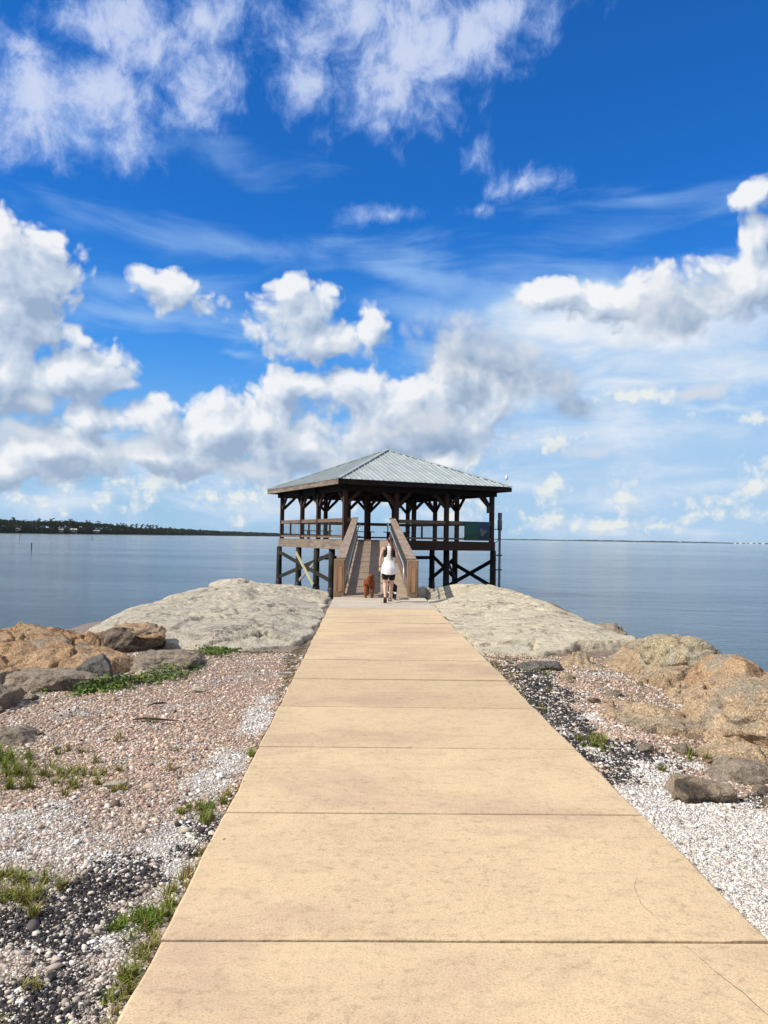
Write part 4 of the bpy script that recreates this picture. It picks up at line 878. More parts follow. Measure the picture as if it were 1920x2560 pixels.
# ------------------------------------------------------------------ gravel: one mass of separate small stones
def build_gravel():
    t0 = []
    ico = bmesh.new(); bmesh.ops.create_icosphere(ico, subdivisions=1, radius=1.0)
    T = np.array([v.co[:] for v in ico.verts]); TF = np.array([[v.index for v in f.verts] for f in ico.faces]); ico.free()
    pts = []; rad = []
    def scatter(n, y0, y1, xlim0, xlim1):
        y = np.exp(rng.uniform(np.log(y0), np.log(y1), n*2)) if y0 > 0 else rng.uniform(y0, y1, n)
        u = rng.uniform(0, 1, len(y)); x = xlim0(y)+(xlim1(y)-xlim0(y))*u
        wgt = (xlim1(y)-xlim0(y))/y; k = rng.uniform(0, 1, len(y)) < wgt/wgt.max()
        return np.c_[x, y][k]
    L = scatter(165000, 2.25, 11.3, lambda y: np.maximum(-.74*y-.55, -4.6), lambda y: 0*y+PX0-.005)
    Rr = scatter(105000, 2.7, 11.2, lambda y: 0*y+PX1+.005, lambda y: np.minimum(.60*y+.25, 4.1))
    P = np.r_[L, Rr]; d = P[:, 1]
    w, k, o, pk = zones(P)
    side = smooth(2.35, 2.8, P[:, 0])
    pr = np.ones(len(P)); pr *= 1-.65*o; pr *= 1-.6*pk*smooth(6, 9, d); pr *= 1-.55*side
    keep = rng.uniform(size=len(P)) < pr; P = P[keep]; d = d[keep]; w, k, o, pk, side = w[keep], k[keep], o[keep], pk[keep], side[keep]
    n = len(P); r = (.0019+.00054*d)*rng.lognormal(0, .56, n)*(1-.25*w); r = np.clip(r, .0016, .022)
    big = rng.uniform(size=n) < .012; r[big] *= 1.9
    sc = np.c_[r*rng.uniform(.9, 1.5, n), r*rng.uniform(.65, 1.05, n), r*rng.uniform(.35, .75, n)]
    jit = 1+rng.uniform(-.22, .22, (n, len(T), 1))
    V = T[None]*jit*sc[:, None]
    a = rng.uniform(0, 2*np.pi, n); tx = rng.normal(0, .3, n); ty = rng.normal(0, .3, n)
    V = np.stack([V[..., 0], V[..., 1]*np.cos(tx)[:, None]-V[..., 2]*np.sin(tx)[:, None], V[..., 1]*np.sin(tx)[:, None]+V[..., 2]*np.cos(tx)[:, None]], -1)
    V = np.stack([V[..., 0]*np.cos(ty)[:, None]+V[..., 2]*np.sin(ty)[:, None], V[..., 1], -V[..., 0]*np.sin(ty)[:, None]+V[..., 2]*np.cos(ty)[:, None]], -1)
    V = np.stack([V[..., 0]*np.cos(a)[:, None]-V[..., 1]*np.sin(a)[:, None], V[..., 0]*np.sin(a)[:, None]+V[..., 1]*np.cos(a)[:, None], V[..., 2]], -1)
    z = zland(P)+sc[:, 2]*rng.uniform(-.25, .6, n)
    V = V+np.c_[P, z][:, None]
    q = rng.uniform(size=n); br = rng.lognormal(0, .28, n)[:, None]
    base = np.where(q[:, None] < .30, [[.52, .38, .29]], np.where(q[:, None] < .52, [[.66, .60, .53]], np.where(q[:, None] < .72, [[.42, .30, .22]], np.where(q[:, None] < .86, [[.55, .43, .32]], np.where(q[:, None] < .93, [[.22, .16, .12]], [[.60, .42, .33]])))))
    pinkc = np.where(q[:, None] < .5, [[.64, .46, .36]], np.where(q[:, None] < .8, [[.62, .51, .42]], np.where(q[:, None] < .92, [[.42, .29, .21]], [[.70, .62, .55]])))
    base = np.where((rng.uniform(size=n) < pk*.85)[:, None], pinkc, base)
    gy = (smooth(5.2, 3.9, d)*(P[:, 0] < 0)*.65)[:, None]; base = base*(1-gy)+gy*base.mean(1, keepdims=True)*np.array([1.08, 1.0, .90])*1.08
    blk = np.where(q[:, None] < .66, [[.028, .027, .031]], np.where(q[:, None] < .76, [[.09, .08, .075]], np.where(q[:, None] < .90, [[.56, .50, .42]], [[.74, .68, .60]])))
    wht = np.where(q[:, None] < .86, [[.88, .81, .72]], np.where(q[:, None] < .95, [[.62, .54, .48]], [[.25, .21, .19]]))
    och = np.where(q[:, None] < .6, [[.20, .15, .08]], [[.40, .33, .23]])
    u1 = rng.uniform(size=n)[:, None]
    c = np.where(u1 < w[:, None], wht, np.where(u1 < (w+k)[:, None], blk, np.where(u1 < (w+k+o)[:, None], och, base)))
    c = np.clip(c*br, .02, .84)
    Cc = np.repeat(c, len(T), 0)
    F = (TF[None]+(np.arange(n)*len(T))[:, None, None]).reshape(-1, 3)
    m, t, b = newmat('gravel_stone')
    col = t.add('ShaderNodeAttribute', attribute_name='Col').outputs['Color']
    nz = t.noise(t.add('ShaderNodeTexCoord').outputs['Object'], 160, 3, .6).outputs[0]
    cc = t.mix(t.ramp(nz, .4, .7, 0, .35), col, (0.12, 0.10, 0.09))
    pset(t, b, base=cc, rough=.8, spec=.3)
    tag(np_mesh('gravel', V.reshape(-1, 3), F, m, col=Cc, smooth=False), 'loose shell and slag gravel on both sides of the path', 'gravel', kind='stuff')
build_gravel()

# ------------------------------------------------------------------ grass and low plants
def leaf_mat(name, rough=.55):
    m, t, b = newmat(name)
    col = t.add('ShaderNodeAttribute', attribute_name='Col').outputs['Color']
    pset(t, b, base=col, rough=rough, spec=.3); b.inputs['Subsurface Weight'].default_value = 0.0
    tr = t.add('ShaderNodeBsdfTranslucent', ins={0: col}); mx = t.add('ShaderNodeMixShader', ins={0: .28, 1: b.outputs[0], 2: tr.outputs[0]})
    t.l.new(mx.outputs[0], t.n['Material Output'].inputs[0]); return m
LM = leaf_mat('leaf')
def blades(P, h, w, lean, cols, segs=4):
    n = len(P); a = rng.uniform(0, 2*np.pi, n); d = np.c_[np.cos(a), np.sin(a), np.zeros(n)]; s = np.c_[-np.sin(a), np.cos(a), np.zeros(n)]
    V = []; t = np.linspace(0, 1, segs)
    for q in t:
        c = P+d*(lean*q**1.8*h)[:, None]+np.array([0, 0, 1.])*(h*(q-.35*lean*q**2.2))[:, None]
        ww = (w*(1-q**1.5)+.0004)[:, None]
        V.append(c-s*ww); V.append(c+s*ww)
    V = np.stack(V, 1); m = 2*segs; f = []
    for k in range(segs-1): f.append([2*k, 2*k+1, 2*k+3, 2*k+2])
    F = (np.array(f)[None]+(np.arange(n)*m)[:, None, None]).reshape(-1, 4)
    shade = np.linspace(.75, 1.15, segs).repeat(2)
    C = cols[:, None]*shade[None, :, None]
    return V.reshape(-1, 3), F, C.reshape(-1, 3)
TUFTS = [ # x, y, rx, ry, n, height, greenness
 (-2.45, 5.45, .33, .38, 620, .15, .75), (-2.0, 5.35, .26, .26, 260, .13, .6), (-2.75, 5.7, .3, .3, 420, .15, .85), (-1.8, 5.6, .18, .22, 110, .12, .4), (-1.65, 5.05, .12, .12, 60, .09, .3), (-2.3, 6.0, .4, .1, 80, .1, .4),
 (-1.60, 3.72, .12, .16, 320, .10, .65), (-1.48, 3.62, .12, .12, 240, .11, .5), (-1.75, 3.85, .12, .1, 120, .09, .6), (-1.62, 3.25, .05, .10, 60, .10, .6),
 (-.90, 4.62, .07, .22, 300, .085, .8), (-1.02, 4.75, .07, .10, 90, .07, .7), (-.84, 4.85, .03, .15, 60, .09, .4),
 (-.92, 3.42, .07, .13, 420, .075, 1.0), (-1.0, 3.38, .06, .08, 200, .06, 1.0), (-.84, 3.55, .035, .16, 160, .085, .7), (-.85, 3.15, .035, .20, 200, .07, .5), (-.87, 2.9, .03, .14, 150, .09, .8), (-.84, 3.85, .03, .16, 110, .10, .25), (-.84, 2.65, .03, .15, 90, .06, .3),
 (-1.22, 2.66, .10, .06, 90, .07, .6), (-1.02, 2.60, .07, .05, 110, .06, .9), (-1.3, 2.9, .10, .07, 40, .08, .2), (-.86, 5.98, .05, .12, 110, .07, .8), (-.97, 5.45, .05, .1, 20, .06, .4),
 (1.93, 6.38, .15, .16, 330, .10, .7), (2.02, 6.5, .10, .12, 90, .09, .5), (2.66, 6.05, .09, .10, 90, .14, .6), (2.30, 5.75, .10, .08, 60, .07, .6), (1.85, 9.9, .13, .8, 330, .05, .5), (2.28, 9.75, .14, .2, 160, .06, .9), (1.75, 8.3, .05, .6, 160, .05, .6), (2.1, 8.5, .15, .4, 60, .04, .4), (1.80, 7.4, .04, .3, 60, .06, .6), (3.0, 5.9, .1, .2, 40, .1, .5),
 (-.88, 10.3, .07, .9, 160, .035, .2), (1.78, 18.9, .06, .5, 60, .07, .5), (-1.9, 7.0, .08, .1, 14, .12, .1), (-1.45, 6.1, .05, .05, 20, .1, .1), (-2.0, 6.4, .06, .06, 30, .13, .15), (-1.95, 11.3, .9, .06, 120, .05, .2), (2.3, 11.1, .6, .05, 80, .04, .15),
]
def build_grass():
    VV, FF, CC = [], [], []; off = 0
    for x, y, rx, ry, n, h, g in TUFTS:
        h *= .85
        nc = max(2, n//22); cx = x+rng.normal(0, .55, nc)*rx; cy = y+rng.normal(0, .55, nc)*ry
        k = rng.integers(0, nc, n); P = np.c_[cx[k]+rng.normal(0, .012, n), cy[k]+rng.normal(0, .012, n)]
        P = P[(P[:, 0] < PX0-.004) | (P[:, 0] > PX1+.004)]; n = len(P)
        Z = zland(P)-.005; hh = h*rng.uniform(.35, 1.15, n); gr = np.array([.15, .225, .028])*g+np.array([.34, .28, .09])*(1-g)
        dry = rng.uniform(size=n) < .16*(1.2-g)+.05
        c = gr*rng.uniform(.65, 1.45, (n, 1)); c = np.where(dry[:, None], np.array([.38, .27, .12])*rng.uniform(.6, 1.1, (n, 1)), c)
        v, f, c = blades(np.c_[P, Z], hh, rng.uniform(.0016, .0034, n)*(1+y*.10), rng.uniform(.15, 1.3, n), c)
        VV.append(v); FF.append(f+off); CC.append(c); off += len(v)
    tag(np_mesh('grass', np.concatenate(VV), np.concatenate(FF), LM, col=np.clip(np.concatenate(CC), 0, 1)), 'tufts of short green and dry grass in the gravel and along the path edges', 'grass', kind='stuff')
    # broad leaved creeping plants along the foot of the left rocks
    line = np.array([(-4.3, 8.25), (-3.8, 8.15), (-3.3, 8.2), (-2.9, 8.4), (-2.6, 8.75), (-2.35, 9.25), (-2.2, 9.9), (-2.15, 10.6), (-2.1, 11.25), (-1.9, 11.4)])
    n = 5200; u = rng.uniform(0, len(line)-1.001, n); i = u.astype(int); fr = (u-i)[:, None]
    P = line[i]*(1-fr)+line[i+1]*fr+rng.normal(0, 1, (n, 2))*np.array([.14, .12])
    dens = fbm(P*2.2, 3, 99) > -.16; P = P[dens]; n = len(P)
    Z = zland(P)+rng.uniform(0, .13, n)*(.4+.6*smooth(-.3, .5, fbm(P*3, 2, 98)))
    r = rng.uniform(.010, .026, n); a = rng.uniform(0, 2*np.pi, n)
    nrm = np.c_[rng.normal(0, .5, n), rng.normal(0, .5, n)-.2, np.ones(n)]; nrm /= np.linalg.norm(nrm, axis=1)[:, None]
    e1 = np.cross(nrm, np.c_[np.cos(a), np.sin(a), 0*a]); e1 /= np.linalg.norm(e1, axis=1)[:, None]; e2 = np.cross(nrm, e1)
    K = 6; V = np.stack([np.c_[P, Z]+e1*(r*np.cos(2*np.pi*k/K))[:, None]+e2*(r*.72*np.sin(2*np.pi*k/K))[:, None]-nrm*(.15*r*(k % 2))[:, None] for k in range(K)], 1)
    F = (np.arange(K)[None]+(np.arange(n)*K)[:, None])
    c = np.array([.10, .165, .028])*rng.uniform(.4, 1.5, (n, 1)); yl = rng.uniform(size=n) < .12; c[yl] = np.array([.25, .27, .05])
    tag(np_mesh('creeping_plants', V.reshape(-1, 3), F, LM, col=np.repeat(c, K, 0)), 'strip of low broad leaved green plants along the foot of the left rocks', 'plants', kind='stuff')
build_grass()

# ------------------------------------------------------------------ figures
def blob(mb, c, r, seg=14, rings=8):
    b = len(mb.v); c = Vector(c)
    for i in range(rings+1):
        th = math.pi*i/rings
        for k in range(seg):
            a = 2*math.pi*k/seg; mb.v.append((c.x+r[0]*math.sin(th)*math.cos(a), c.y+r[1]*math.sin(th)*math.sin(a), c.z+r[2]*math.cos(th)))
    for i in range(rings):
        for k in range(seg): mb.f.append([b+i*seg+k, b+(i+1)*seg+k, b+(i+1)*seg+(k+1) % seg, b+i*seg+(k+1) % seg])
def limb(mb, pts, rad, n=12):
    """tapered limb through joints, with a ball at each joint"""
    for i in range(len(pts)-1):
        mb.tube([pts[i], Vector(pts[i]).lerp(Vector(pts[i+1]), .5), pts[i+1]], [rad[i], (rad[i]+rad[i+1])/2*1.02, rad[i+1]], n)
    for p, r in zip(pts, rad): blob(mb, p, (r, r, r), n, 8)
def fuse(mb, name, mat, parent, voxel, smooth_it=4, disp=None):
    o = mb.build(name, mat, parent)
    md = o.modifiers.new('fuse', 'REMESH'); md.mode = 'VOXEL'; md.voxel_size = voxel; md.use_smooth_shade = True
    s = o.modifiers.new('soften', 'SMOOTH'); s.factor = .5; s.iterations = smooth_it
    if disp:
        tx = bpy.data.textures.new(name+'_curl', 'CLOUDS'); tx.noise_scale = disp[0]; tx.noise_depth = 2
        d = o.modifiers.new('curls', 'DISPLACE'); d.texture = tx; d.strength = disp[1]; d.mid_level = .5; d.texture_coords = 'LOCAL'
    return o
def hand(mb, wrist, dirv, palmn, side, curl=.9):
    """palm with four unequal bent fingers and a thumb on its side"""
    d = Vector(dirv).normalized(); nrm = Vector(palmn); nrm = (nrm-d*nrm.dot(d)).normalized(); s = d.cross(nrm)*side
    w = Vector(wrist)
    for k in range(4):
        off = s*(.030-.020*k); a = w+off*.5; b = w+d*.085+off
        mb.tube([a, b], [.014, .011], 8); blob(mb, b, (.011,)*3, 8, 6)
        L = (.036, .042, .039, .030)[k]; p = b; ang = 0
        for j in range(3):
            ang += curl*(.55, .8, .6)[j]; q = p+(d*math.cos(ang)+nrm*math.sin(ang))*L*(1, .75, .6)[j]
            mb.tube([p, q], [.0095, .0085], 8); blob(mb, q, (.0088,)*3, 8, 6); p = q
    t0 = w+d*.02+s*.028; t1 = t0+(d*.7+s*.7+nrm*.3).normalized()*.038; t2 = t1+(d*.8+nrm*.7).normalized()*.030
    mb.tube([w+d*.01, t0], [.013, .014], 8); mb.tube([t0, t1], [.013, .011], 8); mb.tube([t1, t2], [.011, .009], 8)
    for q in (t0, t1, t2): blob(mb, q, (.011,)*3, 8, 6)
def build_woman():
    t = thing('person', 'person with a long braid, white racerback top and black shorts walking two dogs', 'person', (0.645, 19.42, 0.0))
    skin, tt, b = newmat('skin')
    n = tt.noise(tt.add('ShaderNodeTexCoord').outputs['Object'], 9, 4).outputs[0]
    pset(tt, b, base=tt.mix(n, (0.56, 0.335, 0.245), (0.64, 0.41, 0.31)), rough=.5, spec=.35); b.inputs['Subsurface Weight'].default_value = .05; b.inputs['Subsurface Scale'].default_value = .02
    B = MB()
    # trunk
    for c, r in (((0, 0, .90), (.150, .112, .11)), ((0, .005, .98), (.135, .098, .10)), ((0, .008, 1.07), (.115, .085, .10)), ((0, .008, 1.16), (.125, .090, .10)), ((0, .0, 1.25), (.140, .100, .10)), ((0, -.006, 1.33), (.145, .085, .075)), ((.0, -.008, 1.385), (.105, .06, .05)), ((-.060, -.055, .86), (.085, .07, .085)), ((.060, -.055, .86), (.085, .07, .085))): blob(B, c, r, 20, 12)
    limb(B, [(.005, -.008, 1.38), (.012, .006, 1.47)], [.055, .046], 14)
    # head: skull, jaw, nose, ears, brow, lips
    hc = Vector((.018, .022, 1.555))
    blob(B, hc, (.073, .090, .088), 20, 14); blob(B, hc+Vector((-.006, .030, -.052)), (.052, .056, .050), 16, 10)
    blob(B, hc+Vector((-.02, .098, -.018)), (.011, .016, .018), 10, 8); blob(B, hc+Vector((-.017, .082, -.052)), (.020, .012, .008), 10, 6); blob(B, hc+Vector((-.016, .082, .014)), (.040, .012, .008), 10, 6)
    blob(B, hc+Vector((-.016, .075, -.085)), (.018, .018, .014), 10, 6)
    for s in (-1, 1): blob(B, hc+Vector((s*.073, .002, -.018)), (.009, .017, .028), 10, 8)
    # arms
    for s, P in ((-1, [(-.148, -.005, 1.345), (-.168, -.01, 1.31), (-.222, -.045, 1.10), (-.236, .0, .885)]), (1, [(.148, -.005, 1.345), (.168, -.012, 1.31), (.205, -.065, 1.10), (.165, .135, .99)])):
        limb(B, P[:2], [.052, .048]); limb(B, [P[1], Vector(P[1]).lerp(Vector(P[2]), .45), P[2]], [.047, .044, .034]); limb(B, [P[2], Vector(P[2]).lerp(Vector(P[3]), .3), P[3]], [.034, .036, .022])
        d = Vector(P[3])-Vector(P[2]); hand(B, Vector(P[3])+d.normalized()*.01, d, (-s*1.0, .5, 0), -s, .95)
    # legs: left foot pushing off behind, right foot flat in front
    LK = [(-.085, -.005, .84), (-.098, .035, .47), (-.096, -.235, .165)]
    RK = [(.085, .0, .84), (.070, .205, .47), (.045, .375, .085)]
    for K in (LK, RK):
        k0, k1, k2 = map(Vector, K); back = Vector((0, -.018, 0))
        limb(B, [k0, k0.lerp(k1, .4), k0.lerp(k1, .85), k1], [.092, .080, .058, .053], 16)
        limb(B, [k1, k1.lerp(k2, .28)+back, k1.lerp(k2, .7), k2], [.050, .054, .036, .031], 16)
    # feet
    a = Vector(LK[2]); limb(B, [a, a+Vector((0, -.035, -.03))], [.032, .027]); limb(B, [a+Vector((0, -.01, -.02)), a+Vector((0, .075, -.115))], [.034, .034]); limb(B, [a+Vector((0, .075, -.115)), a+Vector((0, .125, -.135))], [.033, .018])
    a = Vector(RK[2]); limb(B, [a, a+Vector((0, -.04, -.045))], [.032, .027]); limb(B, [a+Vector((0, 0, -.03)), a+Vector((0, .12, -.06))], [.034, .028]); limb(B, [a+Vector((0, .12, -.06)), a+Vector((0, .17, -.062))], [.030, .017])
    for i in range(5):
        blob(B, Vector(RK[2])+Vector((-.028+.014*i, .185-.006*abs(i-1), -.066)), (.008, .018, .008), 8, 6)
        blob(B, Vector(LK[2])+Vector((-.028+.014*i, .140-.006*abs(i-1), -.140)), (.008, .018, .008), 8, 6)
    body = fuse(B, 'body', skin, t, .0058, 3)
    for s in (-1, 1):
        e = MB(); blob(e, hc+Vector((-.017+s*.030, .0835, .0)), (.011, .007, .0065), 12, 8); e.build('eye', M['white'], body, smooth=True)
    # shorts
    blackc = mat_plain('black_fabric', (0.012, 0.012, 0.014), .8, 0, .2, 20, .2)
    S = MB(); blob(S, (0, 0, .92), (.160, .122, .11), 20, 12)
    for s in (-1, 1): blob(S, (s*.058, -.052, .86), (.086, .074, .090), 16, 10)
    for K in (LK, RK):
        k0, k1 = Vector(K[0]), Vector(K[1]); q = k0.lerp(k1, .70); dn = (k1-k0).normalized()
        S.tube([k0, k0.lerp(k1, .35), q], [.100, .091, .077], 18); blob(S, k0, (.1, .1, .1), 18, 10)
    fuse(S, 'shorts', blackc, t, .009, 3)
    # torso shell used by top and bra
    prof = [(.735, .184, .160, -.018), (.80, .180, .160, -.018), (.88, .174, .156, -.016), (.97, .154, .126, -.004), (1.05, .134, .100, .003), (1.12, .140, .103, .003), (1.19, .147, .107, .0), (1.25, .150, .108, -.002), (1.31, .150, .100, -.005), (1.36, .140, .082, -.008), (1.40, .112, .060, -.010), (1.425, .085, .042, -.010)]
    zs = np.array([p[0] for p in prof])
    def shell(name, mat, z0, z1, grow, hw, fold=0.0, nz=40, na=96, scoop=0.0):
        Z = np.linspace(z0, z1, nz); A = np.linspace(0, 2*np.pi, na, endpoint=False)
        rx = np.interp(Z, zs, [p[1] for p in prof])+grow; ry = np.interp(Z, zs, [p[2] for p in prof])+grow; cy = np.interp(Z, zs, [p[3] for p in prof])
        V = []
        for i, z in enumerate(Z):
            low = max(0, 1-(z-z0)/.30) if fold else 0
            f = 1+fold*low*(.05*np.sin(A*5+1.2+z*4)+.03*np.sin(A*9+z*9)+.03*np.sin(A*3))
            dz = -scoop*low*np.clip(-np.sin(A), 0, 1)*.0+scoop*low*(.5*np.cos(2*A)-.5)
            V.append(np.c_[rx[i]*np.cos(A)*f, cy[i]+ry[i]*np.sin(A)*f, z+dz])
        V = np.concatenate(V); F = []
        for i in range(nz-1):
            for k in range(na):
                k2 = (k+1) % na; q = [i*na+k, i*na+k2, (i+1)*na+k2, (i+1)*na+k]; c = V[q].mean(0)
                if hw(c[2], c[1]) > abs(c[0]): F.append(q)
        o = np_mesh(name, V, F, mat, t, smooth=True); so_ = o.modifiers.new('thick', 'SOLIDIFY'); so_.thickness = .004; so_.offset = 1; return o
    shell('bra', blackc, 1.105, 1.425, .004, lambda z, y: np.interp(z, [1.1, 1.22, 1.30, 1.36, 1.425], [.3, .3, .128, .10, .095]))
    wc, tt, b = newmat('white_jersey'); pset(tt, b, base=(0.80, 0.785, 0.80), rough=.85, spec=.15)
    shell('tank_top', wc, .735, 1.42, .011, lambda z, y: np.interp(z, [1.08, 1.115, 1.15, 1.22, 1.30, 1.38, 1.42], [.3, .16, .078, .052, .048, .058, .075]), fold=1.0, scoop=.035)
    # hair
    hm, tt, b = newmat('brown_hair')
    n = tt.noise(tt.vec('MULTIPLY', tt.add('ShaderNodeTexCoord').outputs['Object'], (60, 60, 9)), 1.0, 4).outputs[0]
    pset(tt, b, base=tt.mix(tt.ramp(n, .35, .7), (0.030, 0.013, 0.010), (0.11, 0.045, 0.03)), rough=.42, spec=.5, normal=bump(tt, n, .5, .004))
    H = MB(); blob(H, hc+Vector((.004, -.014, .018)), (.080, .092, .088), 20, 14); blob(H, hc+Vector((.016, -.055, -.02)), (.058, .055, .06), 16, 10)
    limb(H, [hc+Vector((.022, -.075, -.03)), hc+Vector((.032, -.105, -.09))], [.045, .034])
    for k in range(13):
        z = 1.46-.027*k; r = .033-.0011*k; x = .058+.006*math.sin(k*.6)
        blob(H, (x+(.009 if k % 2 else -.009), -.112-.010*min(k, 4)+.001*k, z), (r, r*.85, .024), 12, 8)
    blob(H, (.062, -.145, 1.095), (.018, .016, .035), 10, 8)
    fuse(H, 'hair', hm, t, .006, 2)
    # sandals and bracelet
    sm = mat_plain('sandal_rubber', (0.02, 0.018, 0.018), .6)
    a = Vector(LK[2]); s = MB(); s.bar(a+Vector((0, -.075, -.052)), a+Vector((0, .082, -.152)), .085, .026, up=(0, .5, .8)); s.bar(a+Vector((0, .078, -.151)), a+Vector((0, .165, -.1525)), .085, .022)
    s.tube([a+Vector((-.036, -.0, -.09)), a+Vector((-.03, .035, -.05)), a+Vector((0, .05, -.045)), a+Vector((.03, .035, -.05)), a+Vector((.036, -.0, -.09))], .010, 6)
    s.tube([a+Vector((-.034, -.045, -.065)), a+Vector((-.02, -.066, -.015)), a+Vector((.02, -.066, -.015)), a+Vector((.034, -.045, -.065))], .010, 6)
    s.build('sandal', sm, t, bevel=.008)
    a = Vector(RK[2]); s = MB(); s.box(a.x-.043, a.x+.043, a.y-.075, a.y+.21, .001, .020)
    s.tube([a+Vector((-.038, .09, -.07)), a+Vector((-.03, .10, -.03)), a+Vector((0, .105, -.02)), a+Vector((.03, .10, -.03)), a+Vector((.038, .09, -.07))], .010, 6)
    s.tube([a+Vector((-.034, -.02, -.07)), a+Vector((-.034, -.045, -.02)), a+Vector((0, -.072, .0)), a+Vector((.034, -.045, -.02)), a+Vector((.034, -.02, -.07))], .009, 6)
    s.build('sandal', sm, t, bevel=.008)
    w = Vector((-.2345, -.006, .905)); br = MB(); br.tube([w+Vector((.027*math.cos(k*.5236), .027*math.sin(k*.5236), .003*math.sin(k))) for k in range(13)], .006, 6)
    br.build('bracelet', M['brace'], t, smooth=True)
build_woman()

def fur_mat(name, c1, c2, sock=None):
    m, t, b = newmat(name)
    tc = t.add('ShaderNodeTexCoord').outputs['Object']
    n = t.noise(tc, 22, 5, .65, .6).outputs[0]; n2 = t.noise(tc, 90, 3, .6).outputs[0]
    c = t.mix(t.ramp(n, .34, .68), c1, c2)
    if sock:
        z = t.add('ShaderNodeSeparateXYZ', ins={0: tc}).outputs[2]
        k = t.math('MULTIPLY', t.ramp(z, sock[0]-.012, sock[0]), t.ramp(z, sock[1]+.012, sock[1])); c = t.mix(k, c, (.72, .70, .67))
    pset(t, b, base=c, rough=.9, spec=.15, normal=bump(t, t.math('ADD', n, n2), .8, .012)); return m
def dog(label, loc, rz_, sc, mat, curly, tail, headz, stride=.04):
    t = thing('dog', label, 'dog', loc, rz_)
    B = MB(); S = sc
    def v(x, y, z): return Vector((x*S, y*S, z*S))
    def bl(c, r): blob(B, v(*c), tuple(q*S for q in r), 16, 10)
    bl((0, -.20, .43), (.115, .13, .125)); bl((0, -.06, .43), (.105, .16, .115)); bl((0, .08, .42), (.11, .16, .135)); bl((0, .20, .42), (.11, .13, .15)); bl((0, .26, .46), (.085, .10, .11))
    limb(B, [v(0, .26, .48), v(0, .36, headz-.04)], [.075*S, .06*S]); bl((0, .42, headz), (.075, .085, .075)); bl((0, .50, headz-.03), (.038, .065, .034)); bl((0, .560, headz-.02), (.014, .012, .011))
    for s in (-1, 1):
        bl((s*.075, .40, headz-.025), (.022, .04, .062))
        f = s*stride
        limb(B, [v(s*.070, -.20, .42), v(s*.088, -.13+f, .30), v(s*.082, -.27+f, .17), v(s*.080, -.245+f, .05)], [.085*S, .062*S, .036*S, .031*S]); bl((s*.080, -.222+f, .026), (.033, .046, .026))
        limb(B, [v(s*.070, .20, .40), v(s*.072, .19-f, .27), v(s*.072, .215-f, .15), v(s*.072, .21-f, .05)], [.062*S, .045*S, .034*S, .030*S]); bl((s*.072, .235-f, .025), (.032, .044, .025))
    P = [v(*q) for q in tail]; limb(B, P, [r*S for r in ((.038, .048, .052, .042) if curly else (.024, .020, .015, .010))][:len(P)])
    o = fuse(B, 'body', mat, t, .0085*S if not curly else .009, 2, (.024, .036) if curly else None)
    for s in (-1, 1):
        e = MB(); blob(e, v(s*.034, .492, headz+.018), (.009*S, .007*S, .009*S), 10, 6); e.build('eye', M['black'], o, smooth=True)
    return t
dog('curly reddish brown dog standing on the path with its tail curled up', (.17, 21.02, .0), -.08, 1.0, fur_mat('red_curly_fur', (0.17, 0.048, 0.020), (0.36, 0.125, 0.055)), True, [(.0, -.31, .50), (.03, -.35, .565), (.07, -.30, .60), (.10, -.24, .585)], .52)
dog('black dog with white bands on its legs half hidden behind the walking person', (.765, 20.45, .0), .06, .80, fur_mat('black_fur', (0.010, 0.010, 0.011), (0.035, 0.03, 0.03), (.165, .20)), False, [(.0, -.32, .50), (.0, -.37, .44), (-.01, -.38, .36)], .56, -.03)
def leash(label, pts, name='leash'):
    P = [Vector(p) for p in pts]; Q = []
    for i in range(len(P)-1):
        p0, p1, p2, p3 = P[max(i-1, 0)], P[i], P[i+1], P[min(i+2, len(P)-1)]
        for k in range(6):
            u = k/6; Q.append(.5*((2*p1)+(-p0+p2)*u+(2*p0-5*p1+4*p2-p3)*u*u+(-p0+3*p1-3*p2+p3)*u**3))
    Q.append(P[-1]); o = MB().tube(Q, .007, 6).build(name, M['black'], smooth=True); return tag(o, label, 'leash', 'dog leashes')
hx, hy, hz = .645-.236, 19.42+.03, .80
leash('black leash running from the hand to the curly reddish brown dog', [(hx, hy, hz), (hx-.02, hy+.05, .68), (.36, 19.9, .50), (.24, 20.6, .54), (.18, 21.28, .56)])
leash('black leash sagging from the hand to the black dog behind the legs', [(hx+.01, hy, hz), (hx-.01, hy+.06, .70), (.385, 19.78, .515), (.50, 20.0, .44), (.70, 20.45, .44), (.80, 20.70, .46)])
lh = MB(); lh.box(hx-.016, hx+.016, hy-.025, hy+.055, hz-.085, hz+.055)
tag(lh.build('leash_grip', M['black'], bevel=.012), 'black leash handle gripped in the left hand', 'handle')
lb = MB(); lb.tube([(hx+.02, hy-.01, hz-.135), (hx+.06, hy-.01, hz-.12)], .022, 10)
tag(lb.build('bag_roll', mat_plain('pale_green_roll', (0.35, 0.42, 0.30), .6), smooth=True), 'small pale green roll of bags clipped to the leash handle', 'bag roll')

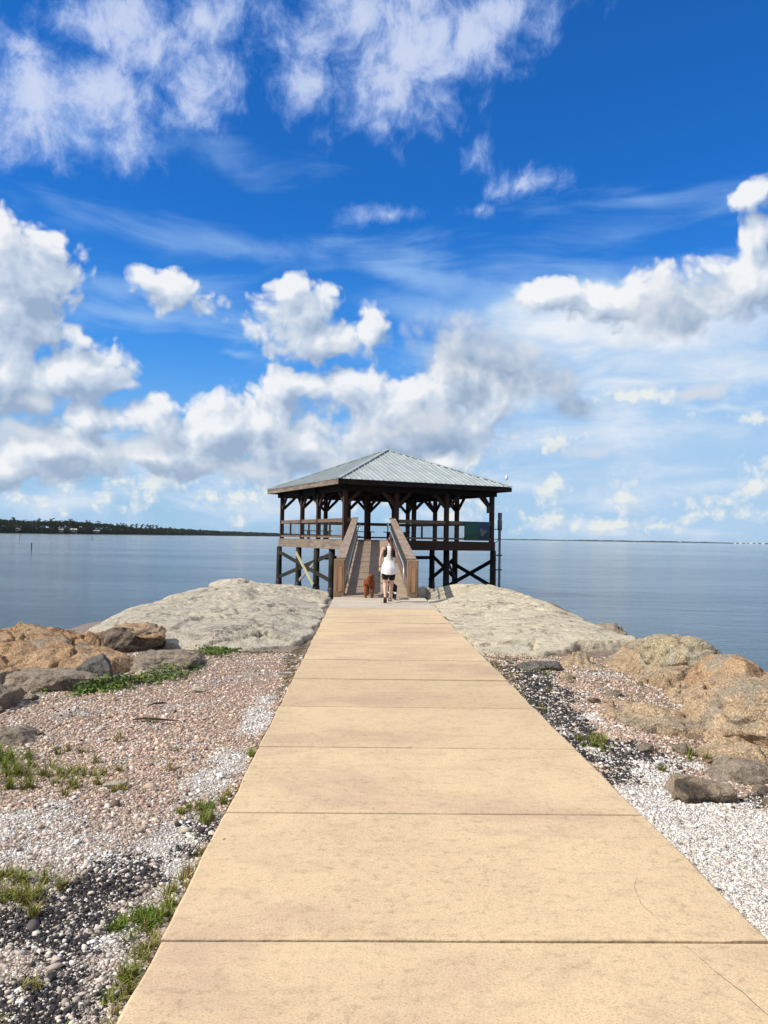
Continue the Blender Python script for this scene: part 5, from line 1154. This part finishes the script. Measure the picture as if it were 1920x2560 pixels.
# ------------------------------------------------------------------ far shores, posts in the water
def azd(px, D, z=WATER):      # bearing measured on the photograph, distance in metres -> place on the bay
    a = math.atan((px-960)/1920)+R(1.45); return Vector((math.sin(a)*D, math.cos(a)*D, z))
def interp(x, t): return float(np.interp(x, [q[0] for q in t], [q[1] for q in t]))
SH_D = [(-120, 1450), (0, 1500), (169, 1650), (300, 1900), (400, 2100), (527, 2900), (620, 3600), (760, 5000), (1000, 8000)]
SH_H = [(-120, 25), (0, 25.5), (60, 24), (169, 27), (220, 26), (295, 24), (337, 18), (400, 19), (440, 21), (527, 19), (610, 19), (760, 18), (1000, 12)]
def crowns(C, rr, hh, nl, size, seed, col):
    """leaf clumps spread through ellipsoidal crowns"""
    rg = np.random.default_rng(seed); n = len(C)
    d = rg.normal(size=(n, nl, 3)); d /= np.linalg.norm(d, axis=2)[..., None]; d *= rg.uniform(.35, 1, (n, nl, 1))**.5
    P = C[:, None]+d*np.stack([rr, rr, hh], -1)[:, None]
    P = P.reshape(-1, 3); m = len(P); s = np.repeat(size, nl)*rg.uniform(.5, 1.3, m) if np.ndim(size) else size*rg.uniform(.5, 1.3, m)
    A = rg.normal(size=(m, 3)); A /= np.linalg.norm(A, axis=1)[:, None]; B = np.cross(A, rg.normal(size=(m, 3))); B /= np.linalg.norm(B, axis=1)[:, None]
    V = np.stack([P-A*s[:, None]-B*s[:, None]*.4, P+A*s[:, None]*.8-B*s[:, None]*.6, P+A*s[:, None]*.5+B*s[:, None]*.7, P-A*s[:, None]*.6+B*s[:, None]*.6], 1).reshape(-1, 3)
    F = np.arange(m*4).reshape(-1, 4); c = np.repeat(np.array(col)*rg.uniform(.55, 1.5, (m, 1)), 4, 0); return V, F, c
FM = leaf_mat('needle_leaf', .8)
def far_shore():
    # land strip
    xs = np.linspace(-150, 900, 60); v = []; f = []
    for x in xs:
        D = interp(x, SH_D); v += [tuple(azd(x, D-12, WATER-.4)), tuple(azd(x, D+6, WATER+1.0)), tuple(azd(x, D+140, WATER+2.0)), tuple(azd(x, D+400, WATER+1.0))]
    for i in range(len(xs)-1):
        for k in range(3): f.append([4*i+k, 4*i+4+k, 4*i+5+k, 4*i+1+k])
    tag(np_mesh('far_bank', np.array(v), f, mat_plain('bank_sand', (0.10, 0.11, 0.06), .9, 0, .3, .02)), kind='structure')
    rg = np.random.default_rng(21); n = 2300
    X = rg.uniform(-140, 900, n); dd = rg.uniform(8, 130, n)
    D = np.array([interp(x, SH_D) for x in X])+dd; H = np.array([interp(x, SH_H) for x in X])
    u = rg.uniform(size=n); top = np.where(u < .55, rg.uniform(.78, 1.02, n), rg.uniform(.25, .8, n))
    C = np.array([azd(x, d, WATER+h*t_-2.5) for x, d, h, t_ in zip(X, D, H, top)])
    rr = rg.uniform(3.0, 6.5, n)*np.clip(D/2000, 1, 2); hh = rg.uniform(1.8, 3.6, n)
    C[:, 2] = np.maximum(C[:, 2], WATER+3.0)
    V, F, c = crowns(C, rr, hh, 26, 1.5*np.clip(D/2000, 1, 2.2), 22, (0.024, 0.040, 0.016))
    # low undergrowth closing the foot
    n2 = 1800; X = rg.uniform(-140, 900, n2); D = np.array([interp(x, SH_D) for x in X])+rg.uniform(2, 40, n2)
    C = np.array([azd(x, d, WATER+z) for x, d, z in zip(X, D, rg.uniform(1.5, 9, n2))])
    V2, F2, c2 = crowns(C, rg.uniform(4, 9, n2)*np.clip(D/2000, 1, 2), rg.uniform(2, 5, n2), 14, 1.9*np.clip(D/2000, 1, 2.2), 23, (0.020, 0.032, 0.014))
    tag(np_mesh('woodland', np.r_[V, V2], np.r_[F, F2+len(V)], FM, col=np.r_[c, c2]), 'dark pine woodland along the far shore on the left', 'woodland', kind='stuff')
    # pines one can tell apart against the sky
    base = None
    names = ('tall thin pine standing a little above the far wood', 'flat topped pine with bare trunk on the far shore', 'wide crowned pine breaking the skyline of the far wood')
    pn = {36: 'at the left end of the wood', 95: 'between the cabin and the first pale roof', 128: 'just short of the small pale roofed house', 178: 'above the long white roofed house', 222: 'short of the low roofed house', 248: 'right above the low roofed house', 300: 'first of the open row past the houses', 309: 'second in the open row', 318: 'with a gap behind it in the open row', 331: 'beside a lower pine in the open row', 343: 'middle of the open row', 356: 'low crowned, in the open row', 368: 'thin, past the middle of the open row', 376: 'next to a wide pine near the end of the row', 384: 'wide, near the end of the row', 392: 'last but one of the open row', 402: 'end of the open row', 425: 'alone past the open row', 502: 'farthest lone pine on the low wood'}
    for i, x in enumerate((36, 95, 128, 178, 222, 248, 300, 309, 318, 331, 343, 356, 368, 376, 384, 392, 402, 425, 502)):
        D = interp(x, SH_D)+20; H = interp(x, SH_H)*(1.08+.08*random.random()) if not 295 < x < 400 else 24+3*random.random()
        p = azd(x, D, WATER+.8)
        t = thing('pine_tree', 'far pine '+pn[x]+', '+('tall and thin', 'flat topped', 'wide crowned')[i % 3], 'pine tree', p, random.uniform(0, 6), 'pines on the far shore skyline')
        nC = 7; C = np.array([(rg.normal(0, 2.2), rg.normal(0, 2.2), H*q) for q in np.linspace(.70, .97, nC)])
        V, F, c = crowns(C, rg.uniform(1.8, 3.8, nC), rg.uniform(.8, 1.6, nC), 30, .8, 60+i, (0.026, 0.044, 0.018))
        np_mesh('crown', V, F, FM, t, col=c)
        MB().tube([(0, 0, -1.5), (.2, 0, H*.5), (.5, .1, H*.95)], [.5, .38, .16], 7).build('trunk', M['brace'], t, smooth=True)
    # houses
    wr = mat_plain('pale_roof', (0.62, 0.62, 0.60), .6); wl = mat_plain('house_wall', (0.34, 0.31, 0.27), .8); gl = mat_plain('window_glass', (0.03, 0.04, 0.05), .1)
    for x, w, z, col, lab in ((153, 10, 8.5, wr, 'small pale roofed house among the far trees, beside a longer one'), (184, 15, 9.5, wr, 'long white roofed house among the far trees'), (242, 14, 8.0, wr, 'grey white house with a low roof at the right end of the tall far trees'), (46, 8, 8.0, wl, 'dull grey cabin half hidden at the far end of the wood')):
        D = interp(x, SH_D)-2; p = azd(x, D, WATER+.8); t = thing('house', lab, 'house', p, -math.atan2(p.x, p.y))
        MB().box(-w/2, w/2, -3, 3, 3, z-1.5).build('wall', wl, t)
        for q in (-.4, 0, .4): MB().box(q*w-.25, q*w+.25, -2.6, -2.2, -2, 3).build('stilt', wl, t)
        for q in (-.28, .0, .28): MB().box(q*w-.8, q*w+.8, -3.06, -3.0, 4.4, z-2.2).build('window', gl, t)
        r_ = MB(); e = .8; h = 2.6; zb = z-1.5
        r_._add([(-w/2-e, -3-e, zb), (w/2+e, -3-e, zb), (w/2+e, 3+e, zb), (-w/2-e, 3+e, zb), (-w/2+1, 0, zb+h), (w/2-1, 0, zb+h)], [[0, 1, 5, 4], [2, 3, 4, 5], [1, 2, 5], [3, 0, 4], [3, 2, 1, 0]])
        r_.build('roof', col, t)
    # distant low coast on the right
    n = 900; X = rg.uniform(1150, 2150, n); D = rg.uniform(7600, 8000, n)
    hx_ = np.interp(X, [1150, 1251, 1340, 1420, 1480, 1590, 1620, 1740, 1790, 1860, 2150], [7, 7, 10, 7, 13, 11, 14, 11, 8, 6, 7])
    C = np.array([azd(x, d, WATER+h*t_) for x, d, h, t_ in zip(X, D, hx_, rg.uniform(.2, .8, n))])
    V, F, c = crowns(C, rg.uniform(16, 30, n), hx_*.35, 14, 5.0, 33, (0.05, 0.07, 0.05))
    tag(np_mesh('coast_woodland', V, F, FM, col=c), 'thin blue line of distant wooded coast on the right horizon', 'woodland', kind='stuff')
    v = []; f = []
    for i, x in enumerate(np.linspace(1100, 2200, 20)): v += [tuple(azd(x, 7500, WATER-.5)), tuple(azd(x, 7560, WATER+2.2)), tuple(azd(x, 8300, WATER+2.2))]
    for i in range(19):
        for k in range(2): f.append([3*i+k, 3*i+3+k, 3*i+4+k, 3*i+1+k])
    tag(np_mesh('far_coast', np.array(v), f, mat_plain('coast', (0.12, 0.13, 0.10), .9, 0, .2, .01)), kind='structure')
    for i, (x, w, h) in enumerate(((1838, 16, 10), (1852, 22, 13), (1866, 14, 10), (1878, 26, 14), (1893, 18, 11), (1908, 20, 15))):
        p = azd(x, 7450, WATER+1); t = thing('coast_building', 'tiny white building on the distant coast, '+('first and lowest of the row', 'second of the row, wider', 'third of the row, small', 'widest of the row', 'low one beside the widest', 'tallest, at the end of the row')[i], 'building', p, -math.atan2(p.x, p.y), 'white buildings on the distant coast')
        MB().box(-w/2, w/2, -6, 6, -3, h).build('wall', M['white'], t)
        MB()._add
        r_ = MB(); r_._add([(-w/2-1, -7, h), (w/2+1, -7, h), (w/2+1, 7, h), (-w/2-1, 7, h), (-w/2+2, 0, h+4), (w/2-2, 0, h+4)], [[0, 1, 5, 4], [2, 3, 4, 5], [1, 2, 5], [3, 0, 4], [3, 2, 1, 0]]); r_.build('roof', wl, t)
    for x, D, h, r, lab in ((81.5, 132, .95, .09, 'nearest dark channel post standing in the bay'), (51.5, 300, 1.9, .10, 'tall thin channel post in front of the wooded shore'), (232, 360, 1.3, .12, 'short channel post with a bird like knob in the middle of the bay'), (509, 520, 1.0, .12, 'faint small post farthest out towards the pavilion')):
        p = azd(x, D, WATER); t = thing('channel_post', lab, 'post', p)
        MB().tube([(0, 0, -2.5), (0, 0, h)], [r, r*.85], 10).build('shaft', M['pile'], t, smooth=True)
        MB().tube([(0, 0, h), (0, 0, h+.12), (0, 0, h+.2)], [r*1.3, r*1.25, r*.4], 10).build('top', M['brace'], t, smooth=True)
far_shore()

# ------------------------------------------------------------------ sea air
def build_haze():
    m = bpy.data.materials.new('sea_air'); m.use_nodes = True; t = NT(m.node_tree); t.n.clear()
    v = t.add('ShaderNodeVolumePrincipled', ins={'Color': (0.80, 0.90, 1.0, 1), 'Density': HAZE, 'Anisotropy': 0.0})
    o_ = t.add('ShaderNodeOutputMaterial'); t.l.new(v.outputs[0], o_.inputs['Volume'])
    b = MB(); b.box(-9000, 9000, -3000, 9500, -7.5, 60)
    tag(b.build('haze', m), 'thin pale blue sea air over the bay', 'haze', kind='stuff')
HAZE = 0.00002
build_haze()
